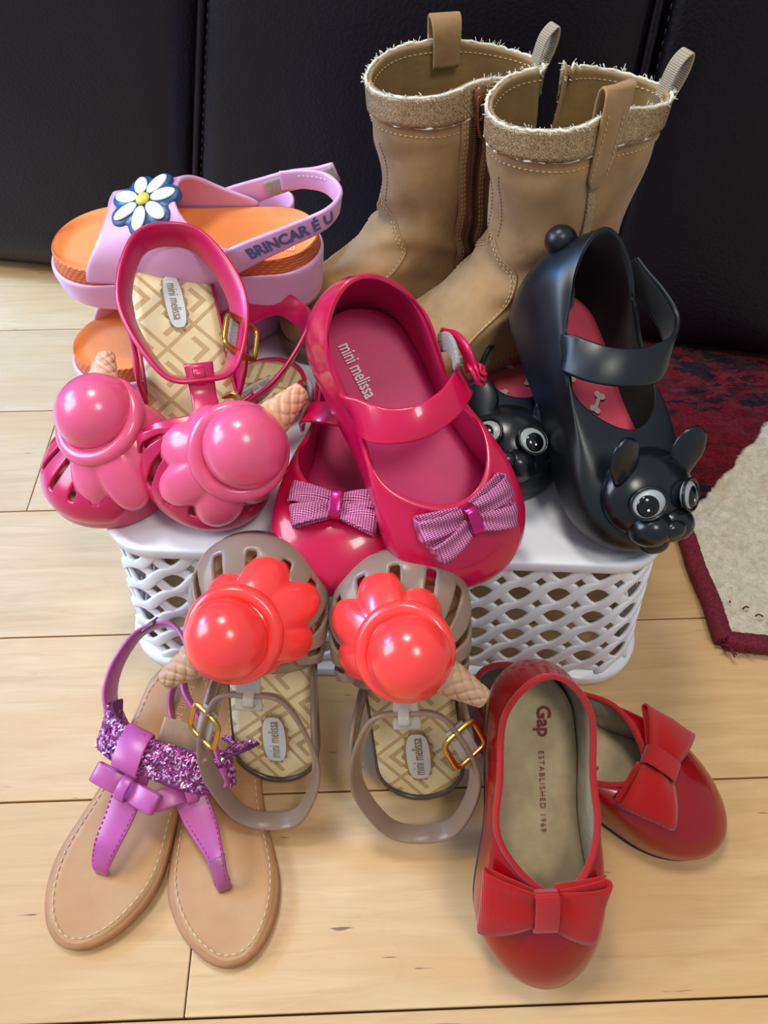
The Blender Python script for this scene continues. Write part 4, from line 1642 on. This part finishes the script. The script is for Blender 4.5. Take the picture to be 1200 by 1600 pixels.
    bk = Geo().tube(np.array(fr), .0010, 7, closed=True).build('buckle', M_steel, t)
    Geo().tube([bc + Bb @ np.array([-.0055, 0, .002]), bc + Bb @ np.array([.008, .001, .003])], .0007, 6).build('buckle_prong', M_steel, bk)
    MIR = 1.
    return t


make_thong('purple beaded thong sandal on the left, bow and beaded band uppermost', (-.1366, .2625, .0150), (165.5, -4.6, 0), 1.05, -1, 'pair of purple thong sandals', True)
make_thong('purple thong sandal on the right, its clear-sleeved toe post under the beaded band', (-.1170, .2560, .0006), (188, 0, 0), 1.04, 1, 'pair of purple thong sandals', False)
# ------------------------------------------------------------------ tan boots
def mat_suede():
    t = NT('tan_nubuck')
    big = t.noise(14, 4, .6)
    mid = t.noise(60, 4, .7)
    c = t.ramp(big, .3, .75, lin((122, 88, 52)), lin((180, 144, 96)))
    c = t.mix(t.math('MULTIPLY', t.ramp(mid, .35, .7), .35), c, lin((192, 156, 108)))
    t.base(c)
    t.set(rough=.75, spec=.25, sheen=.2)
    b = t.bump(t.noise(26, 3), .25, .004)
    t.bump(t.noise(700, 2), .12, .0006, b)
    return t.m


def mat_glitter():
    t = NT('gold_glitter')
    v = t.voronoi(1900, out='Color')
    sep = t.n('ShaderNodeSeparateColor')
    t.l(v, sep.inputs[0])
    t.base(t.ramp(sep.outputs[0], .2, .95, lin((156, 130, 94)), lin((212, 186, 142))))
    t.set(rough=.35, metal=t.ramp(sep.outputs[1], .5, .7))
    t.bump(t.voronoi(1900), .5, .0006)
    return t.m


M_suede = mat_suede()
M_glitter = mat_glitter()
M_bootlining = simple('olive_tan_lining', (150, 120, 74), .6, var=.25, vscale=30, bumpscale=60, bumpstr=.3, bumpd=.003)
M_bootsole = simple('brown_grey_sole', (112, 92, 74), .8, var=.2, vscale=60)
M_bootthread = simple('tan_thread', (218, 184, 128), .8)
M_fray = simple('frayed_white', (226, 220, 200), .9)
M_zip = simple('bronze_zip', (134, 92, 62), .35, metal=.5)
M_zip_tape = simple('brown_zip_tape', (110, 76, 52), .8)
M_webbing = mat_grosgrain('grey_webbing', (176, 162, 134), 'Z', 260)


def make_boot(label, loc, ypr, scale, mirror=1, group=None, zip_side=1):
    """zip_side: +1 the zip is on the right seen from the heel"""
    global MIR
    MIR = mirror
    t = thing('boot', label, 'boot', loc, ypr, scale, group)
    n = 120
    W = np.array([.0265, .0285, .0290, .0350, .0335])
    cx = [0, 0, .001, .001, -.002]
    L = .182
    lv = [(.99, .0, 0), (1.03, .002, -.001), (1.05, .008, -.0015), (1.045, .0125, -.001), (.98, .0135, .001)]
    Geo().loft([ring(n, d, L - d, W * k, [z, z, z, z, z + .001], cx) for k, z, d in lv]).build('sole', M_bootsole, t)
    heel = [ring(60, .001 + d, .052 - d, [.0265, .027, .027, .027, .0265], z, 0, (.026, .006)) for z, d in ((-.0, 0.), (.004, 0.))]
    z1 = lambda a, b: list(np.linspace(a, b, 5))
    S = [ring(n, .002, L - .003, W * .98, .012, cx),
         ring(n, .0, L - .001, W * 1.02, [.022, .021, .020, .021, .021], cx),
         ring(n, -.0005, L - .005, W * 1.02, [.032, .031, .031, .033, .033], cx),
         ring(n, .0, L - .022, W * [1.0, .98, .97, .95, .92], [.042, .042, .043, .045, .045], cx),
         ring(n, .0005, L - .048, W * [.98, .95, .95, .92, .88], [.050, .052, .055, .057, .057], cx),
         ring(n, .0005, L - .073, W * [.98, .97, .98, .96, .92], [.058, .063, .069, .073, .075], cx, (.03, .032)),
         ring(n, -.001, L - .086, W * [.96, .95, .96, .96, .94], [.070, .077, .084, .090, .092], 0, (.034, .036)),
         ring(n, -.006, L - .088, W * [.98, .98, 1.0, 1.0, .98], [.090, .097, .104, .110, .112], 0, (.038, .04)),
         ring(n, -.011, L - .086, W * [1.0, 1.02, 1.05, 1.04, 1.02], [.118, .123, .129, .133, .134], 0, (.040, .042)),
         ring(n, -.017, L - .082, W * [1.0, 1.05, 1.1, 1.08, 1.05], [.147, .149, .151, .152, .152], 0, (.042, .044)),
         ring(n, -.0195, L - .080, W * [1.0, 1.06, 1.13, 1.1, 1.07], [.168, .171, .173, .172, .170], 0, (.043, .045)),
         ring(n, -.020, L - .079, W * [1.0, 1.06, 1.14, 1.11, 1.08], [.180, .186, .191, .188, .184], 0, (.043, .045))]
    P = catmull(np.array(S), 6)
    nl = P.shape[0]
    # soft creases around the ankle and slight buckling of the shaft
    for i in range(nl):
        amp = .0022 * math.exp(-((i - 34) / 8) ** 2) + .0007 * (i > 40) * (i < nl - 10)
        for j in range(n):
            d_ = P[i, j] - P[i].mean(0)
            d_[2] = 0
            P[i, j] += d_ / (np.linalg.norm(d_) + 1e-9) * amp * math.sin(i * .62 + 2.2 * math.sin(j * .13 + 1.) + .8 * math.sin(i * .21))
    opened = mirror < 0          # this boot's zip is undone at the top
    cut = int(np.argmin(np.abs(P[nl - 2, :, 1] - .046) + 10 * (np.sign(P[nl - 2, :, 0]) != zip_side)))
    if opened:
        for i in range(nl - 20, nl):
            q_ = (i - nl + 20) / 20
            for k_ in range(-9, 10):
                j = (cut + k_) % n
                tg = P[i, (j + 1) % n] - P[i, j - 1]
                tg /= np.linalg.norm(tg)
                sg = 1 if k_ >= 0 else -1
                inw = P[i].mean(0) - P[i, j]
                inw[2] = 0
                P[i, j] += tg * sg * .006 * q_ * (1 - abs(k_) / 10) + inw * (.16 * q_ * (1 - abs(k_) / 10) * (k_ > 0))
    gap_cols = {cut % n, (cut - 1) % n} if opened else set()
    order = [(cut + 1 + k_) % n for k_ in range(n - 1)] if opened else list(range(n))
    upper = Geo().grid(P, cv=True, skip=lambda i, j: j in gap_cols and i >= nl - 20)
    up = upper.build('shaft', M_suede, t, solid=.0026, offset=-1, mats=[M_bootlining])

    def band_on(lo, hi, out=.0009, cols=None):
        """strip of the boot's own surface between two levels, pushed outwards"""
        Q = P[lo:hi + 1].copy()
        c_ = Q.mean(1, keepdims=True)
        d = Q - c_
        d[:, :, 2] = 0
        d /= np.linalg.norm(d, axis=2, keepdims=True) + 1e-9
        return Q + d * out
    # glitter collar with frayed edges
    g = Geo().grid(band_on(nl - 8, nl - 1, .0012)[:, order], cv=not opened)
    gc = g.build('glitter_collar', M_glitter, t, solid=.001, offset=1)
    for lv_, rr in ((nl - 1, .0009), (nl - 8, .0006)):
        pth = band_on(lv_, lv_, .0012)[0][order]
        jit = rng.standard_normal(pth.shape) * .0003
        Geo().tube(pth + jit, rr + .0004 * rng.random(len(pth)), 6, closed=not opened).build('frayed_edge', M_fray, gc)
    fz = Geo()
    top = band_on(nl - 1, nl - 1, .001)[0]
    for k in range(170):
        i = rng.integers(0, n)
        if i in gap_cols:
            continue
        p = top[i] * (q_ := rng.random()) + top[(i + 1) % n] * (1 - q_)
        d = np.array([*(p[:2] - top.mean(0)[:2]) * 10, rng.uniform(.2, 1.)]) + rng.standard_normal(3) * .5
        d /= np.linalg.norm(d)
        fz.tube([p, p + d * .0018, p + d * .0034 + rng.standard_normal(3) * .0006], .00022, 4)
    fz.build('fray_fibre', M_fray, gc, kind='stuff')
    stitches(band_on(nl - 10, nl - 10, .0004)[0][order], M_bootthread, t, .0022, .0014, .0004, closed=not opened)
    stitches(band_on(nl - 3, nl - 3, -.0034)[0][order], M_bootthread, t, .0022, .0014, .0004, closed=not opened)

    def surf(col, lev, out=.0006):
        """point on the shaft: col in 0..n (0 heel, n/2 toe), lev in 0..nl-1"""
        i0, f = int(math.floor(lev)), lev - math.floor(lev)
        i1 = min(i0 + 1, nl - 1)
        j0 = int(math.floor(col)) % n
        g_ = col - math.floor(col)
        j1 = (j0 + 1) % n
        a = P[i0, j0] * (1 - g_) + P[i0, j1] * g_
        b = P[i1, j0] * (1 - g_) + P[i1, j1] * g_
        p = a * (1 - f) + b * f
        c_ = (P[i0].mean(0) * (1 - f) + P[i1].mean(0) * f)
        d = p - c_
        d[2] *= .6
        return p + d / (np.linalg.norm(d) + 1e-9) * out
    # vamp seam: double stitching curving from the shin to the sole on both sides
    for s in (1, -1):
        for off in (0, .8):
            ctl = [(60 - s * 0, 40.5), (60 - s * 6, 37), (60 - s * 13, 33.5), (60 - s * 16 + s * off * .4, 28), (60 - s * 17, 21), (60 - s * 20, 14), (60 - s * 27, 9), (60 - s * 36, 8), (60 - s * 44, 11)]
            pth = np.array([surf(c_ + (0), l_ - off, .0007) for c_, l_ in catmull(np.array(ctl), 10)])
            stitches(pth, M_bootthread, t, .0022, .0013, .00042)
        ctl = [(60 - s * 0, 41.0), (60 - s * 6, 37.5), (60 - s * 13, 34), (60 - s * 16, 28.5), (60 - s * 17, 21), (60 - s * 20, 14), (60 - s * 27, 9.5), (60 - s * 36, 8.5), (60 - s * 44, 11.5)]
        pth = np.array([surf(c_, l_, .0002) for c_, l_ in catmull(np.array(ctl), 10)])
        Geo().tube(pth, .0009, 6).build('vamp_seam', M_suede, t)
        # fine seam on the shin side
        stitches(np.array([surf(60 - s * 5 * 0 - s * 3, l_, .0004) for l_ in np.linspace(41, nl - 13, 50)]), M_zip_tape, t, .0016, .001, .0003)
    # zip on one side
    def col_for(y, lev_, side_):
        r_ = P[int(round(lev_))]
        cols = range(1, 60) if side_ > 0 else range(61, 120)
        best = min(cols, key=lambda c_: abs(r_[c_, 1] - y))
        nb = best + (1 if (r_[min(best + 1, n - 1), 1] - r_[best, 1]) * (y - r_[best, 1]) > 0 else -1)
        if nb <= 0 or nb >= n:
            return float(best)
        return best + (nb - best) * float(np.clip((y - r_[best, 1]) / (r_[nb, 1] - r_[best, 1] + 1e-9), 0, 1))
    lev = np.linspace(10, nl - 22 if opened else nl - 2, 90)
    zcs = np.array([col_for(.046 - .014 * (1 - (l_ - 10) / (nl - 12)), l_, zip_side) for l_ in lev])
    zcs = np.convolve(np.pad(zcs, 4, mode='edge'), np.ones(9) / 9, 'valid')
    zp = np.array([surf(c_, l_, .0012) for c_, l_ in zip(zcs, lev)])
    zs = np.array([surf(c_ + 1.2, l_, .0012) - surf(c_ - 1.2, l_, .0012) for c_, l_ in zip(zcs, lev)])
    z_ = Geo().sweep(zp, zs, .0125, .0018).build('zip_tape', M_zip_tape, t)
    zn = np.cross(np.gradient(zp, axis=0), zs)
    zn /= np.linalg.norm(zn, axis=1)[:, None]
    if (zn[40] @ (zp[40] - P[30].mean(0))) < 0:
        zn = -zn
    zsn = zs / np.linalg.norm(zs, axis=1)[:, None]
    tt = Geo()
    dense = resample(zp, 110)
    for i, p in enumerate(dense[:-8]):
        k = min(int(i / 110 * 90), 89)
        a = p + zn[k] * .0014
        tt.tube([a - zsn[k] * .0026, a + zsn[k] * .0026], .00058, 5)
    tt.build('zip_teeth', M_zip, z_, kind='stuff')
    for e in (1, -1):
        Geo().sweep(zp + zsn * e * .0085 + zn * .0003, zs, .0062, .0016).build('zip_facing', M_suede, t)
        for o_ in (.0072, .0094):
            stitches(zp + zsn * e * o_ + zn * .0014, M_bootthread, t, .0022, .0013, .0004)
    k = 86
    sl = zp[k] + zn[k] * .0030
    tz = np.gradient(zp, axis=0)[k]
    tz /= np.linalg.norm(tz)
    Bz = np.stack([zsn[k], tz, zn[k]], 1)
    sl_ = Geo().ball(sl + tz * .0005, (.0046, .0068, .0028), 18, 10, Bz).build('zip_slider', M_zip, t)
    pu = []
    for a in np.linspace(0, 2 * math.pi, 32, endpoint=False):
        ca, sa = math.cos(a), math.sin(a)
        pu.append(sl + Bz @ np.array([(.0030 + .0009 * sa) * math.copysign(abs(ca) ** .5, ca), -.0105 + .0125 * math.copysign(abs(sa) ** .7, sa), .0030 - .0012 * sa]))
    Geo().tube(np.array(pu), .0011, 7, closed=True).build('zip_pull', M_zip, sl_)
    Geo().tube([sl + Bz @ np.array([-.0028, -.012, .0032]), sl + Bz @ np.array([.0028, -.012, .0032])], .0011, 6).build('zip_pull_bar', M_zip, sl_)
    # pull loop and glitter strip on the other side
    yo = .036 if zip_side * mirror < 0 else .046
    oc = col_for(yo, nl - 6, -zip_side)
    for col, nm, inner in ((oc, 'pull_strap', 0),):
        a0 = surf(col, nl - 15, .0022)
        a1 = surf(col, nl - 9, .0030)
        a2 = surf(col, nl - 1, .0050) + np.array([0, 0, .010])
        a3 = surf(col, nl - 1, -.0010) + np.array([0, 0, .014])
        a4 = surf(col, nl - 1, -.0060) + np.array([0, 0, .006])
        a5 = surf(col, nl - 6, -.0060)
        pth = band_pts([a0, a1, a2, a3, a4, a5], 8)
        sd = surf(col + 1, nl - 6) - surf(col - 1, nl - 6)
        w_ = hermite([0, .06, .2, 1], [.006, .0135, .0185, .019], np.linspace(0, 1, len(pth)))
        ps_ = Geo().sweep(pth, sd, w_, .0022).build('pull_strap', M_suede, t)
        ul = sd / np.linalg.norm(sd)
        for e in (1, -1):
            stitches(pth[3:15] + ul * e * .0065 + (surf(col, nl - 14, .0030) - surf(col, nl - 14, .0014)), M_bootthread, ps_, .0022, .0014, .0004)
        gcol = np.array([col_for(yo - .012 * (1 - (l_ - 24) / (nl - 39)), l_, -zip_side) for l_ in np.linspace(24, nl - 14, 60)])
        gcol = np.convolve(np.pad(gcol, 4, mode='edge'), np.ones(9) / 9, 'valid')
        gl = np.array([surf(c_, l_, .0008) for c_, l_ in zip(gcol, np.linspace(24, nl - 14, 60))])
        gsd = np.array([surf(c_ + 1, l_) - surf(c_ - 1, l_) for c_, l_ in zip(gcol, np.linspace(24, nl - 14, 60))])
        gs = Geo().sweep(gl, gsd, .0078, .0024).build('glitter_strip', M_glitter, t)
        for e in (1, -1):
            stitches(gl + ul * e * .0030 + (gl - P[:, :, :].mean((0, 1))) * .012, M_bootthread, gs, .0022, .0012, .00035)
    # webbing loop at the back
    b0 = surf(1, nl - 4, -.003)
    b1 = surf(1, nl - 1, .0) + np.array([0, -.002, .014])
    b2 = surf(1, nl - 1, .003) + np.array([0, -.007, .021])
    b3 = surf(1, nl - 1, .004) + np.array([0, -.006, .010])
    b4 = surf(1, nl - 5, .003)
    Geo().sweep(band_pts([b0, b1, b2, b3, b4], 8), np.array([1., 0, 0]), .0105, .0014).build('back_tab', M_webbing, t)
    MIR = 1.
    return t


make_boot('tan suede ankle boot with its brown zip facing out, beside the lilac slides', (.0840, .5400, .1350), (113, 0, 0), .97, 1, 'pair of tan boots', zip_side=-1)
make_boot('tan suede ankle boot with gold glitter side strip, behind the black shoes', (.1560, .4960, .1350), (114, 0, 0), .98, -1, 'pair of tan boots', zip_side=-1)
